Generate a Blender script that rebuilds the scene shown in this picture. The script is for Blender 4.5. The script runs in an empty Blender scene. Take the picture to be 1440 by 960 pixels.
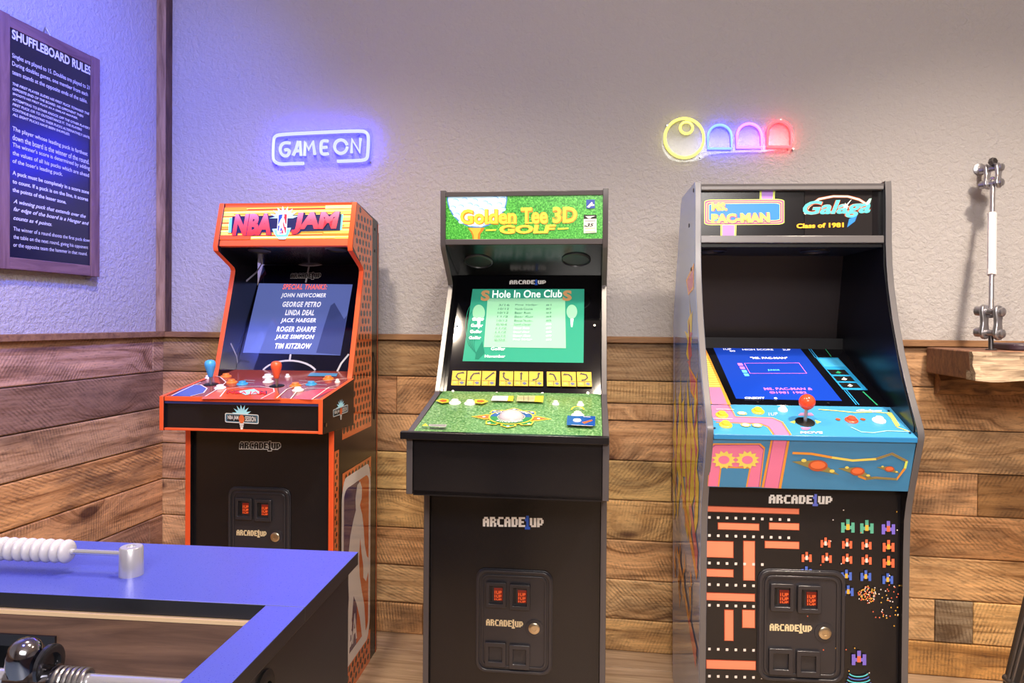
import bpy, bmesh, math, random
from mathutils import Vector, Matrix
random.seed(7)
SC = bpy.context.scene
COL = SC.collection
PI = math.pi

# ------------------------------------------------------------------ camera
CAM_F, CAM_YAW, CAM_PITCH, CAM_ROLL = 993.386, 0.156584, -0.010462, 0.008165
CAM_POS = Vector((1.68703, -2.389384, 1.103007)); CAM_SY = -17.6493
_f = Vector((-math.sin(CAM_YAW)*math.cos(CAM_PITCH), math.cos(CAM_YAW)*math.cos(CAM_PITCH), math.sin(CAM_PITCH)))
_r = Vector((math.cos(CAM_YAW), math.sin(CAM_YAW), 0)); _u = _r.cross(_f)
CR = _r*math.cos(CAM_ROLL) + _u*math.sin(CAM_ROLL)
CU = -_r*math.sin(CAM_ROLL) + _u*math.cos(CAM_ROLL)
CF = _f
cam_data = bpy.data.cameras.new('camera'); cam = bpy.data.objects.new('camera', cam_data); COL.objects.link(cam)
cam_data.sensor_width = 36; cam_data.lens = CAM_F/1440*36; cam_data.shift_y = CAM_SY/1440
cam_data.clip_start = .02
cam.matrix_world = Matrix(((CR.x, CU.x, -CF.x, CAM_POS.x), (CR.y, CU.y, -CF.y, CAM_POS.y), (CR.z, CU.z, -CF.z, CAM_POS.z), (0, 0, 0, 1)))
SC.camera = cam

# ------------------------------------------------------------------ world, lamps, exposure
world = bpy.data.worlds.new('world'); SC.world = world; world.use_nodes = True
world.node_tree.nodes['Background'].inputs[0].default_value = (.8, .85, 1, 1)
world.node_tree.nodes['Background'].inputs[1].default_value = .3
SC.view_settings.view_transform = 'Standard'; SC.view_settings.look = 'None'
SC.view_settings.gamma = 1; SC.view_settings.use_curve_mapping = False
SC.view_settings.exposure = 0.0

def area_lamp(name, loc, target, size, watts, col, size_y=None, spread=None):
    l = bpy.data.lights.new(name, 'AREA'); l.energy = watts; l.color = col; l.size = size
    if size_y: l.shape = 'RECTANGLE'; l.size_y = size_y
    else: l.shape = 'DISK'
    if spread: l.spread = spread
    o = bpy.data.objects.new(name, l); COL.objects.link(o); o.location = loc
    d = Vector(target) - Vector(loc)
    o.rotation_euler = d.to_track_quat('-Z', 'Y').to_euler()
    return o
def spot_lamp(name, loc, target, watts, col, cone=110, blend=.9, r=.07):
    l = bpy.data.lights.new(name, 'SPOT'); l.energy = watts; l.color = col; l.spot_size = math.radians(cone); l.spot_blend = blend; l.shadow_soft_size = r
    o = bpy.data.objects.new(name, l); COL.objects.link(o); o.location = loc
    o.rotation_euler = (Vector(target)-Vector(loc)).to_track_quat('-Z', 'Y').to_euler()
    return o
spot_lamp('downlight_lamp', (2.75, -1.25, 2.56), (2.75, -.7, 0), 245, (1, .84, .66))
spot_lamp('downlight_lamp', (1.75, -1.55, 2.56), (1.7, -.85, 0), 125, (1, .84, .66))
spot_lamp('downlight_lamp', (.85, -1.15, 2.56), (.75, -.65, 0), 120, (1, .83, .64))
area_lamp('soft_fill_lamp', (2.2, -3.6, 2.55), (2.0, -1.8, .6), 1.6, 150, (1, .94, .88), 1.2)  # unseen soft fill, added to lift the general light
spot_lamp('blue_accent_lamp', (1.15, -1.3, 2.45), (0, -.68, 1.70), 260, (.10, .15, 1), 84, 1., .10)
spot_lamp('blue_accent_lamp', (1.0, -2.0, 2.5), (1.05, -1.95, .85), 46, (.11, .14, 1), 62, 1., .10)

# ------------------------------------------------------------------ helpers
def lin(c):
    if isinstance(c, str):
        c = tuple(int(c[i:i+2], 16)/255 for i in (0, 2, 4))
    return tuple(x/12.92 if x <= .04045 else ((x+.055)/1.055)**2.4 for x in c)

MATS = {}
def mat(name, col='808080', rough=.45, metal=0., spec=.5, emit=0., ecol=None, coat=0.):
    if name in MATS: return MATS[name]
    m = bpy.data.materials.new(name); m.use_nodes = True
    b = m.node_tree.nodes['Principled BSDF']
    b.inputs['Base Color'].default_value = (*lin(col), 1)
    b.inputs['Roughness'].default_value = rough; b.inputs['Metallic'].default_value = metal
    b.inputs['Specular IOR Level'].default_value = spec
    b.inputs['Coat Weight'].default_value = coat; b.inputs['Coat Roughness'].default_value = .06
    if emit:
        b.inputs['Emission Color'].default_value = (*(lin(ecol) if ecol else lin(col)), 1)
        b.inputs['Emission Strength'].default_value = emit
    MATS[name] = m
    return m

def nn(m, t, **k):
    n = m.node_tree.nodes.new(t)
    for a, v in k.items(): setattr(n, a, v)
    return n
def lk(m, a, b): m.node_tree.links.new(a, b)
def ramp(m, fac, stops, interp='LINEAR'):
    r = nn(m, 'ShaderNodeValToRGB'); r.color_ramp.interpolation = interp
    e = r.color_ramp.elements
    while len(e) < len(stops): e.new(.5)
    for i, (p, c) in enumerate(stops):
        e[i].position = p; e[i].color = (*c, 1) if len(c) == 3 else c
    lk(m, fac, r.inputs[0]); return r.outputs[0]
def mixc(m, fac, a, b, blend='MIX'):
    n = nn(m, 'ShaderNodeMix', data_type='RGBA', blend_type=blend)
    for i, v in ((0, fac), (6, a), (7, b)):
        if hasattr(v, 'is_linked') or hasattr(v, 'links'): lk(m, v, n.inputs[i])
        else: n.inputs[i].default_value = v if i == 0 else (*v, 1)
    return n.outputs[2]
def math_(m, op, a, b=0.):
    n = nn(m, 'ShaderNodeMath', operation=op)
    for i, v in ((0, a), (1, b)):
        if hasattr(v, 'links'): lk(m, v, n.inputs[i])
        else: n.inputs[i].default_value = v
    return n.outputs[0]
def bump(m, h, strength, dist=.002):
    b = nn(m, 'ShaderNodeBump'); b.inputs['Strength'].default_value = strength; b.inputs['Distance'].default_value = dist
    lk(m, h, b.inputs['Height']); lk(m, b.outputs[0], m.node_tree.nodes['Principled BSDF'].inputs['Normal'])
def mapping(m, scale=(1, 1, 1), rot=(0, 0, 0), rand=True, src='Object'):
    tc = nn(m, 'ShaderNodeTexCoord'); out = tc.outputs[src]
    if rand:
        oi = nn(m, 'ShaderNodeObjectInfo'); mu = nn(m, 'ShaderNodeVectorMath', operation='SCALE')
        cx = nn(m, 'ShaderNodeCombineXYZ')
        lk(m, oi.outputs['Random'], cx.inputs[0]); lk(m, oi.outputs['Random'], cx.inputs[2])
        lk(m, cx.outputs[0], mu.inputs[0]); mu.inputs['Scale'].default_value = 37.
        ad = nn(m, 'ShaderNodeVectorMath', operation='ADD'); lk(m, out, ad.inputs[0]); lk(m, mu.outputs[0], ad.inputs[1]); out = ad.outputs[0]
    mp = nn(m, 'ShaderNodeMapping'); mp.inputs['Scale'].default_value = scale; mp.inputs['Rotation'].default_value = rot
    lk(m, out, mp.inputs[0]); return mp.outputs[0]
def noise(m, vec, scale, detail=4, rough=.55, dist=0.):
    n = nn(m, 'ShaderNodeTexNoise'); lk(m, vec, n.inputs['Vector'])
    n.inputs['Scale'].default_value = scale; n.inputs['Detail'].default_value = detail
    n.inputs['Roughness'].default_value = rough; n.inputs['Distortion'].default_value = dist
    return n.outputs['Fac']

def plank_material():
    m = mat('rough_sawn_wood', 'B08050', .62, spec=.3); b = m.node_tree.nodes['Principled BSDF']
    oi = nn(m, 'ShaderNodeObjectInfo')
    # knots: sparse voronoi, long in x
    kv = nn(m, 'ShaderNodeTexVoronoi'); kv.inputs['Scale'].default_value = 1.0
    lk(m, mapping(m, (2.3, 1, 5.2)), kv.inputs['Vector'])
    kd = kv.outputs['Distance']
    kmask = ramp(m, kd, [(0, (1, 1, 1)), (.10, (1, 1, 1)), (.135, (.3, .3, .3)), (.24, (0, 0, 0))])
    # grain bends round the knots
    gv = mapping(m, (1.6, 1, 26)); av = nn(m, 'ShaderNodeVectorMath', operation='ADD')
    cz = nn(m, 'ShaderNodeCombineXYZ'); lk(m, math_(m, 'MULTIPLY', ramp(m, kd, [(0, (1, 1, 1)), (.12, (.6, .6, .6)), (.4, (0, 0, 0))]), 3.), cz.inputs[2])
    lk(m, gv, av.inputs[0]); lk(m, cz.outputs[0], av.inputs[1])
    g = noise(m, av.outputs[0], 1.7, 6, .62, .5)
    # saw marks across the plank
    w = nn(m, 'ShaderNodeTexWave', wave_type='BANDS', bands_direction='X')
    w.inputs['Scale'].default_value = 30; w.inputs['Distortion'].default_value = 2.2; w.inputs['Detail'].default_value = 3
    w.inputs['Detail Scale'].default_value = 2.5; w.inputs['Detail Roughness'].default_value = .7
    tc = nn(m, 'ShaderNodeTexCoord'); vr = nn(m, 'ShaderNodeVectorRotate', rotation_type='Y_AXIS')
    lk(m, tc.outputs['Object'], vr.inputs['Vector'])
    lk(m, math_(m, 'MULTIPLY', math_(m, 'SUBTRACT', oi.outputs['Random'], .35), 2.0), vr.inputs['Angle'])
    lk(m, vr.outputs[0], w.inputs['Vector'])
    sawmask = ramp(m, noise(m, mapping(m, (3, 1, 7)), 1.6, 3), [(.38, (0, 0, 0)), (.62, (1, 1, 1))])
    saw = math_(m, 'MULTIPLY', ramp(m, w.outputs['Fac'], [(.25, (1, 1, 1)), (.6, (0, 0, 0))]), sawmask)
    stain = ramp(m, noise(m, mapping(m, (1.7, 1, 5)), 2.1, 5, .62), [(.49, (0, 0, 0)), (.66, (1, 1, 1))])
    fleck = ramp(m, noise(m, mapping(m, (9, 1, 40)), 3.4, 4, .7), [(.53, (0, 0, 0)), (.64, (1, 1, 1))])
    c = oi.outputs['Color']
    gshade = ramp(m, g, [(.33, (.34, .27, .22)), (.44, (.80, .74, .68)), (.54, (1.0, 1.0, 1.0)), (.68, (1.3, 1.28, 1.2))])
    c = mixc(m, 1., c, gshade, 'MULTIPLY')
    c = mixc(m, math_(m, 'MULTIPLY', math_(m, 'MULTIPLY', saw, ramp(m, noise(m, mapping(m, (14, 1, 30)), 1.5, 3, .6), [(.36, (.1, .1, .1)), (.6, (1, 1, 1))])), .62), c, (.10, .052, .026))
    c = mixc(m, math_(m, 'MULTIPLY', stain, .55), c, (.075, .045, .032))
    c = mixc(m, math_(m, 'MULTIPLY', fleck, .38), c, (.055, .033, .024))
    c = mixc(m, math_(m, 'MULTIPLY', kmask, .88), c, (.07, .024, .014))
    lk(m, c, b.inputs['Base Color'])
    h = math_(m, 'SUBTRACT', g, math_(m, 'MULTIPLY', saw, .5))
    bump(m, h, .5, .0025)
    return m
def plaster_material():
    m = mat('textured_plaster', 'B3AFB0', .75, spec=.25)
    v = mapping(m, (1, 1, 1), rand=False)
    n1 = noise(m, v, 70, 4, .6, .5); n2 = noise(m, v, 190, 3, .6)
    h = math_(m, 'ADD', ramp(m, n1, [(.38, (0, 0, 0)), (.62, (1, 1, 1))]), math_(m, 'MULTIPLY', n2, .35))
    bump(m, h, .6, .0032)
    return m
def grain_material(name, c0, c1, scale=(3, 40, 40), rough=.5, bumpy=.25, coords=True):
    m = mat(name, 'ffffff', rough, spec=.35); b = m.node_tree.nodes['Principled BSDF']
    g = noise(m, mapping(m, scale, rand=coords), 1.5, 6, .62, .8)
    lk(m, ramp(m, g, [(.3, lin(c0)), (.7, lin(c1))]), b.inputs['Base Color']); bump(m, g, bumpy, .0015)
    return m
def speckle_material(name, stops, scale, rough=.35, emit=0.):
    m = mat(name, 'ffffff', rough); b = m.node_tree.nodes['Principled BSDF']
    n = noise(m, mapping(m, (1, 1, 1), rand=False), scale, 3, .7)
    c = ramp(m, n, [(p, lin(x)) for p, x in stops]); lk(m, c, b.inputs['Base Color'])
    if emit: lk(m, c, b.inputs['Emission Color']); b.inputs['Emission Strength'].default_value = emit
    return m

class MB:
    """Collects faces and links them as one mesh object."""
    def __init__(s): s.v = []; s.f = []; s.m = []
    def add(s, vs, fs, mi=0):
        k = len(s.v); s.v += [tuple(x) for x in vs]
        for i, f in enumerate(fs):
            s.f.append([k+j for j in f]); s.m.append(mi[i] if isinstance(mi, list) else mi)
        return s
    def box(s, x0, x1, y0, y1, z0, z1, mi=0):
        vs = [(x, y, z) for z in (z0, z1) for y in (y0, y1) for x in (x0, x1)]
        return s.add(vs, [(0, 2, 3, 1), (4, 5, 7, 6), (0, 1, 5, 4), (2, 6, 7, 3), (0, 4, 6, 2), (1, 3, 7, 5)], mi)
    def prism(s, pts, d, mcap=0, medge=0):
        """pts: planar 3-D loop, d: extrusion vector."""
        n = len(pts); d = Vector(d); a = [Vector(p) for p in pts]
        vs = a + [p+d for p in a]
        fs = [list(range(n))[::-1], list(range(n, 2*n))] + [(i, (i+1) % n, n+(i+1) % n, n+i) for i in range(n)]
        return s.add(vs, fs, [mcap, mcap] + [medge]*n)
    def profile(s, vw, u0, u1, mcap=0, medge=0):
        """side-view outline (v forward, w up) extruded across the cabinet from u0 to u1"""
        return s.prism([(u0, -v, w) for v, w in vw], (u1-u0, 0, 0), mcap, medge)
    def lathe(s, o, ax, prof, n=20, mi=0):
        o = Vector(o); ax = Vector(ax).normalized(); q = ax.to_track_quat('Z', 'Y')
        vs = []; fs = []
        for r, h in prof:
            for i in range(n):
                a = 2*PI*i/n; vs.append(o + q @ Vector((r*math.cos(a), r*math.sin(a), h)))
        for k in range(len(prof)-1):
            for i in range(n):
                j = (i+1) % n; fs.append((k*n+i, k*n+j, (k+1)*n+j, (k+1)*n+i))
        fs.append(list(range(n))[::-1]); fs.append([(len(prof)-1)*n+i for i in range(n)])
        return s.add(vs, fs, mi)
    def cyl(s, a, b, r, n=16, mi=0, r2=None):
        a = Vector(a); b = Vector(b)
        return s.lathe(a, b-a, [(r, 0), (r2 if r2 is not None else r, (b-a).length)], n, mi)
    def tube(s, path, r, n=8, mi=0, closed=False):
        P = [Vector(p) for p in path]; N = len(P); vs = []; fs = []; up = None
        for i in range(N):
            if closed: t = (P[(i+1) % N]-P[i-1])
            else: t = P[min(i+1, N-1)]-P[max(i-1, 0)]
            t.normalize()
            if up is None:
                up = t.orthogonal().normalized()
            up = (up - t*up.dot(t)).normalized(); sd = t.cross(up)
            for k in range(n):
                a = 2*PI*k/n; vs.append(P[i] + up*(r*math.cos(a)) + sd*(r*math.sin(a)))
        for i in range(N if closed else N-1):
            j = (i+1) % N
            for k in range(n):
                l = (k+1) % n; fs.append((i*n+k, i*n+l, j*n+l, j*n+k))
        if not closed: fs.append(list(range(n))[::-1]); fs.append([(N-1)*n+k for k in range(n)])
        return s.add(vs, fs, mi)
    def build(s, name, mats, parent=None, bevel=0., smooth=True, sub=0, angle=40):
        me = bpy.data.meshes.new(name); me.from_pydata(s.v, [], s.f)
        if not isinstance(mats, (list, tuple)): mats = [mats]
        for m in mats: me.materials.append(m)
        me.polygons.foreach_set('material_index', s.m)
        bm = bmesh.new(); bm.from_mesh(me); bmesh.ops.recalc_face_normals(bm, faces=bm.faces); bm.to_mesh(me); bm.free()
        if smooth:
            me.polygons.foreach_set('use_smooth', [True]*len(me.polygons)); me.set_sharp_from_angle(angle=math.radians(angle))
        o = bpy.data.objects.new(name, me); COL.objects.link(o)
        if parent: o.parent = parent
        if bevel:
            b = o.modifiers.new('bevel', 'BEVEL'); b.width = bevel; b.segments = 2; b.limit_method = 'ANGLE'; b.angle_limit = math.radians(40)
        if sub:
            b = o.modifiers.new('subd', 'SUBSURF'); b.levels = sub; b.render_levels = sub
        return o

def thing(name, label, cat, loc=(0, 0, 0), yaw=0., group=None):
    o = bpy.data.objects.new(name, None); COL.objects.link(o); o.location = loc; o.rotation_euler = (0, 0, yaw)
    o.empty_display_size = .1
    tag(o, label, cat, group); return o
def tag(o, label, cat, group=None):
    o['label'] = label; o['category'] = cat
    if group: o['group'] = group
    return o
def struct(o): o['kind'] = 'structure'; return o

class Face:
    """A flat face of a thing, in the thing's own frame; at() finds where a sight line meets it."""
    def __init__(s, o, eu, ev, loc=(0, 0, 0), yaw=0.):
        s.o = Vector(o); s.eu = Vector(eu).normalized(); s.ev = Vector(ev).normalized(); s.n = s.eu.cross(s.ev)
        s.loc = Vector(loc); s.R = Matrix.Rotation(yaw, 3, 'Z')
    def at(s, x, y):
        d = CF + CR*((x-720)/CAM_F) - CU*((y-480-CAM_SY)/CAM_F)
        c = s.R.transposed() @ (CAM_POS - s.loc); d = s.R.transposed() @ d
        t = (s.o-c).dot(s.n)/d.dot(s.n); p = c + d*t - s.o
        return (p.dot(s.eu), p.dot(s.ev))
    def P(s, uv, off=0.): return s.o + s.eu*uv[0] + s.ev*uv[1] + s.n*off
    def px(s, pts): return [s.at(*p) for p in pts]

def bil(q, s, t):
    """q: TL, TR, BR, BL; s right, t down"""
    a = [q[0][i]*(1-s)+q[1][i]*s for i in (0, 1)]; b = [q[3][i]*(1-s)+q[2][i]*s for i in (0, 1)]
    return (a[0]*(1-t)+b[0]*t, a[1]*(1-t)+b[1]*t)
TXT = {}
def text_mesh(string, bold, shear, spacing=1.):
    key = (string, bold, shear, spacing)
    if key not in TXT:
        c = bpy.data.curves.new('t', 'FONT'); c.body = string; c.size = 1; c.offset = bold; c.shear = shear; c.resolution_u = 3; c.space_character = spacing
        o = bpy.data.objects.new('t', c); COL.objects.link(o)
        me = bpy.data.meshes.new_from_object(o.evaluated_get(bpy.context.evaluated_depsgraph_get()))
        v = [tuple(x.co[:2]) for x in me.vertices]; f = [list(p.vertices) for p in me.polygons]
        bpy.data.objects.remove(o); bpy.data.curves.remove(c); bpy.data.meshes.remove(me)
        x0 = min(a for a, _ in v); x1 = max(a for a, _ in v); y0 = min(b for _, b in v); y1 = max(b for _, b in v)
        TXT[key] = ([((a-x0)/(x1-x0), 1-(b-y0)/(y1-y0)) for a, b in v], f)
    return TXT[key]
GL = {'A': ['01110', '11011', '11111', '11011', '11011'], 'R': ['11110', '11011', '11110', '11011', '11011'],
      'C': ['01111', '11000', '11000', '11000', '01111'], 'D': ['11110', '11011', '11011', '11011', '11110'],
      'E': ['11111', '11000', '11110', '11000', '11111'], '1': ['0110', '1110', '0110', '0110', '1111'],
      'U': ['11011', '11011', '11011', '11011', '01111'], 'P': ['11110', '11011', '11011', '11110', '11000']}
class Print:
    """Flat print laid on a face: each piece a thin layer above the last."""
    def __init__(s, face, base=.0004, step=.00012): s.F = face; s.mb = MB(); s.k = 0; s.base = base; s.step = step; s.mats = []
    def _mi(s, m):
        if m not in s.mats: s.mats.append(m)
        return s.mats.index(m)
    def _off(s): s.k += 1; return s.base + s.step*s.k
    def poly(s, uvs, m):
        o = s._off(); s.mb.add([s.F.P(p, o) for p in uvs], [list(range(len(uvs)))], s._mi(m)); return s
    def px(s, pts, m): return s.poly(s.F.px(pts), m)
    def polys(s, lists, m):
        o = s._off(); i = s._mi(m)
        for uvs in lists: s.mb.add([s.F.P(p, o) for p in uvs], [list(range(len(uvs)))], i)
        return s
    def disc(s, c, r, m, n=28, ry=None, px=True, a0=0., a1=2*PI, rot=0.):
        c = s.F.at(*c) if px else c; ry = ry or r
        pts = []
        full = abs(a1-a0-2*PI) < 1e-6
        for i in range(n if full else n+1):
            a = a0+(a1-a0)*i/n; x, y = r*math.cos(a), ry*math.sin(a)
            pts.append((c[0]+x*math.cos(rot)-y*math.sin(rot), c[1]+x*math.sin(rot)+y*math.cos(rot)))
        return s.poly(pts, m)
    def line(s, pts, w, m, px=True, closed=False):
        P = [Vector(p) for p in (s.F.px(pts) if px else pts)]; n = len(P); L = []; R = []
        for i in range(n):
            if closed: t = (P[(i+1) % n]-P[i]).normalized() + (P[i]-P[i-1]).normalized()
            else: t = P[min(i+1, n-1)]-P[max(i-1, 0)]
            if t.length < 1e-9: t = Vector((1, 0))
            t.normalize(); k = Vector((-t.y, t.x))*w/2
            L.append(P[i]+k); R.append(P[i]-k)
        o = s._off(); vs = [s.F.P(p, o) for p in L] + [s.F.P(p, o) for p in R]
        fs = [(i, (i+1) % n, n+(i+1) % n, n+i) for i in range(n if closed else n-1)]
        s.mb.add(vs, fs, s._mi(m)); return s
    def text(s, string, quad, m, bold=0., shear=0., px=True, spacing=1., grow=0., shift=(0, 0)):
        q = s.F.px(quad) if px else quad
        v, f = text_mesh(string, bold, shear, spacing); o = s._off()
        s.mb.add([s.F.P(Vector(bil(q, a, b)) + Vector(shift), o) for a, b in v], f, s._mi(m)); return s
    def block(s, quad, m_main, m_one, grow=0.):
        """blocky bitmap lettering ARCADE1UP inside the quad"""
        q = s.F.px(quad); W = 47.; x = 0; cells = {0: [], 1: []}
        for ch in 'ARCADE1UP':
            g = GL[ch]; one = ch == '1'
            for r, row in enumerate(g):
                c = 0
                while c < len(row):
                    if row[c] == '1':
                        c1 = c
                        while c1 < len(row) and row[c1] == '1': c1 += 1
                        t0, t1 = (r/5., (r+1)/5.) if not one else (-.15+r*.28, -.15+(r+1)*.28)
                        if ch in 'UP': t0, t1 = .08+r*.184, .08+(r+1)*.184
                        e = grow
                        cells[1 if one else 0].append([bil(q, (x+c-e)/W, t0-e/5), bil(q, (x+c1+e)/W, t0-e/5), bil(q, (x+c1+e)/W, t1+e/5), bil(q, (x+c-e)/W, t1+e/5)])
                        c = c1
                    else: c += 1
            x += len(g[0]) + (.6 if ch not in 'E1' else -.2)
        s.polys(cells[0], m_main); s.polys(cells[1], m_one); return s
    def build(s, name, parent, label=None):
        o = s.mb.build(name, s.mats, parent, smooth=False)
        if label: o['label'] = label
        return o

def arc(cx, cy, rx, ry, a0, a1, n=16):
    return [(cx+rx*math.cos(math.radians(a0+(a1-a0)*i/n)), cy+ry*math.sin(math.radians(a0+(a1-a0)*i/n))) for i in range(n+1)]
def rrect(x0, y0, x1, y1, r, n=6):
    return arc(x1-r, y1-r, r, r, 0, 90, n)+arc(x0+r, y1-r, r, r, 90, 180, n)+arc(x0+r, y0+r, r, r, 180, 270, n)+arc(x1-r, y0+r, r, r, 270, 360, n)

# common materials
M_BLACK = mat('black_laminate', '17161A', .22, spec=.5)
M_SATIN = mat('satin_black', '141418', .4)
M_GLOSS = mat('gloss_black', '08080C', .06, spec=.6)
M_PLASTIC = mat('black_plastic', '2A292E', .38)
M_WHITE = mat('print_white', 'E8E6E4', .4)
M_GREY = mat('print_grey', '9A9A9C', .4)
M_CHROME = mat('chrome', 'E4E4E8', .16, metal=.8)
M_STEEL = mat('brushed_steel', 'B4B2B4', .3, metal=1)
M_BRASS = mat('lock_metal', 'C9BBA0', .3, metal=1)
M_WOOD = plank_material(); M_PLASTER = plaster_material()
#==SECTION room==
# ------------------------------------------------------------------ the room
XR, YF, ZC, T = 4.9, -5.2, 2.6, .12
wall_back = struct(MB().box(-T, XR+T, .018, .018+T, -.1, ZC).build('wall_back', M_PLASTER))
wall_left = struct(MB().box(-.018-T, -.018, YF, .018, -.1, ZC).build('wall_left', M_PLASTER))
wall_right = struct(MB().box(XR, XR+T, YF, .018, -.1, ZC).build('wall_right', M_PLASTER))
wall_front = struct(MB().box(-T, XR+T, YF-T, YF, -.1, ZC).build('wall_front', M_PLASTER))
ceiling = struct(MB().box(-T, XR+T, YF-T, .018+T, ZC, ZC+.1).build('ceiling', mat('ceiling_paint', 'D8D4D0', .8)))
M_FLOOR = grain_material('floor_laminate', '94785E', 'D2B698', (2.2, 34, 20), .38, .12)
floor = struct(MB().box(-T, XR+T, YF-T, .018+T, -.1, -.008).build('floor', M_FLOOR))
proto = MB().box(-.6, .6, -.0645, .0645, -.008, 0).build('floor_board', M_FLOOR, floor, bevel=.0012)
k = 0
for i in range(14):
    off = (i*.47) % 1.2
    for j in range(-1, 5):
        x = .6 + j*1.2 - off
        if x > 4.8 or x < -.4: continue
        o = proto if k == 0 else proto.copy()
        if k: COL.objects.link(o)
        o.location = (x, .018-.065-i*.13, 0); k += 1
# rough sawn boards up to dado height, each a part of its wall
H0, PITCH = 1.0414, .1334
def wood_tone(h, jit=.06):
    c = lin(h); return tuple(max(0, x*(1+random.uniform(-jit, jit))) for x in c) + (1,)
def board(parent, length, height, tone, loc, rz=0.):
    g = .0016; c = .0035
    x0, x1, z0, z1 = g/2, length-g/2, g, height-g
    y = -random.uniform(.0165, .0185)
    vs = [(x0, 0, z0), (x1, 0, z0), (x1, 0, z1), (x0, 0, z1), (x0, y+c*.6, z0), (x1, y+c*.6, z0), (x1, y+c*.6, z1), (x0, y+c*.6, z1),
          (x0+c*.4, y, z0+c), (x1-c*.4, y, z0+c), (x1-c*.4, y, z1-c), (x0+c*.4, y, z1-c)]
    fs = [(0, 1, 2, 3), (8, 9, 10, 11)]
    for a in (0, 4):
        for i in range(4): fs.append((a+i, a+(i+1) % 4, a+4+(i+1) % 4, a+4+i))
    o = MB().add(vs, fs).build('plank', M_WOOD, parent, smooth=False)
    o.location = loc; o.rotation_euler = (0, 0, rz); o.color = wood_tone(tone)
    return o
B_TONES = ['C09A74', 'D0A276', 'D2A478', 'DEB07C', 'E0B078', 'E6B880', 'E4B884', 'D8A874']
B_CUTS = {0: [0, 1.62, 2.35, XR], 1: [0, .9, 1.52, 2.2, XR], 2: [0, 1.1, 2.3, XR], 3: [0, .62, 1.85, 2.78, XR],
          4: [0, 1.5, 2.3, XR], 5: [0, .7, 2.2, XR], 6: [0, 1.3, 2.662, 2.772, 3.4, XR], 7: [0, 1.0, 2.25, XR]}
TONE_AT = {(0, 1): 'A88C68', (0, 0): 'B08A68', (3, 3): 'A87C50', (6, 2): '9C8E76', (7, 2): 'CC9A62'}
for i in range(8):
    zt = H0-PITCH*i; zb = max(0., H0-PITCH*(i+1)); cuts = [-.018]+B_CUTS[i][1:]
    for j in range(len(cuts)-1):
        tone = TONE_AT.get((i, j), B_TONES[i])
        if (i, j) == (1, 2):
            zm = .832
            board(wall_back, cuts[j+1]-cuts[j], zt-zm, tone, (cuts[j], .018, zm)); board(wall_back, cuts[j+1]-cuts[j], zm-zb, tone, (cuts[j], .018, zb))
        else: board(wall_back, cuts[j+1]-cuts[j], zt-zb, tone, (cuts[j], .018, zb))
L_TONES = ['C49C7C', '9C7A60', 'CE9E70', 'DCA868', 'D8A468', 'B08660', 'D0A068', 'CC9C64']
for i in range(8):
    zt = H0-PITCH*i; zb = max(0., H0-PITCH*(i+1)); cut = [.06, 1.2, 2.0, 1.4, 1.7, .075, 1.1, 1.9][i]
    for a, b in ((0., cut), (cut, 2.6), (2.6, 5.1)):
        board(wall_left, b-a, zt-zb, L_TONES[i], (-.018, -b, zb), PI/2)
M_TRIM = grain_material('trim_wood', '6E4E38', 'A07854', (4, 30, 30), .6, .4)
t1 = struct(MB().box(-.0, XR, -.016, .018, H0-.006, H0+.0145).build('trim_1', M_TRIM, bevel=.002))
t2 = struct(MB().box(-.018, .016, YF, -.016, H0-.006, H0+.0145).build('trim_2', M_TRIM, bevel=.002))
M_BARK = grain_material('dark_bark_edge', '3A2622', '6E5240', (30, 30, 5), .75, .6)
t3 = struct(MB().box(-.018, .018, -.020, .004, H0+.0145, ZC).box(.018, .0205, -.0175, .018, H0+.0145, ZC, 1).build('trim_3', [grain_material('corner_trim_wood', '7A5C48', 'B8967A', (30, 30, 4), .6, .4), M_BARK], bevel=.0015))
#==SECTION sign==
# ------------------------------------------------------------------ framed rules board on the left wall
X0 = -.018
sg = thing('framed_sign', 'wood-framed black shuffleboard rules board hanging on the left wall', 'sign', (X0, -.53, 1.236))
M_FRAME = grain_material('stained_frame_wood', '5A4048', '86666A', (26, 26, 3.), .5, .35)
M_FRAMEH = grain_material('stained_frame_wood_rail', '5A4048', '86666A', (26, 3, 26), .5, .35)
YL, YR, ZH = -.189, .191, .70
MB().box(0, .03, YL, YL+.042, 0, ZH).build('frame_stile', M_FRAME, sg, bevel=.0015)
MB().box(0, .03, YR-.036, YR, 0, ZH).build('frame_stile', M_FRAME, sg, bevel=.0015)
MB().box(0, .028, YL+.0425, YR-.0365, ZH-.033, ZH-.001).build('frame_rail', M_FRAMEH, sg, bevel=.0015)
MB().box(0, .028, YL+.0425, YR-.0365, .001, .034).build('frame_rail', M_FRAMEH, sg, bevel=.0015)
bd = MB().box(.010, .024, YL+.04, YR-.034, .03, ZH-.03).build('board_panel', mat('board_black', '0A0C2A', .28, spec=1.), sg)
bf = Face((.024, 0, 0), (0, 1, 0), (0, 0, 1), (X0, -.53, 1.236))
MW = mat('board_lettering', 'D9DCE6', .5)
pr = Print(bf, .0003, .0)
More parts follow.
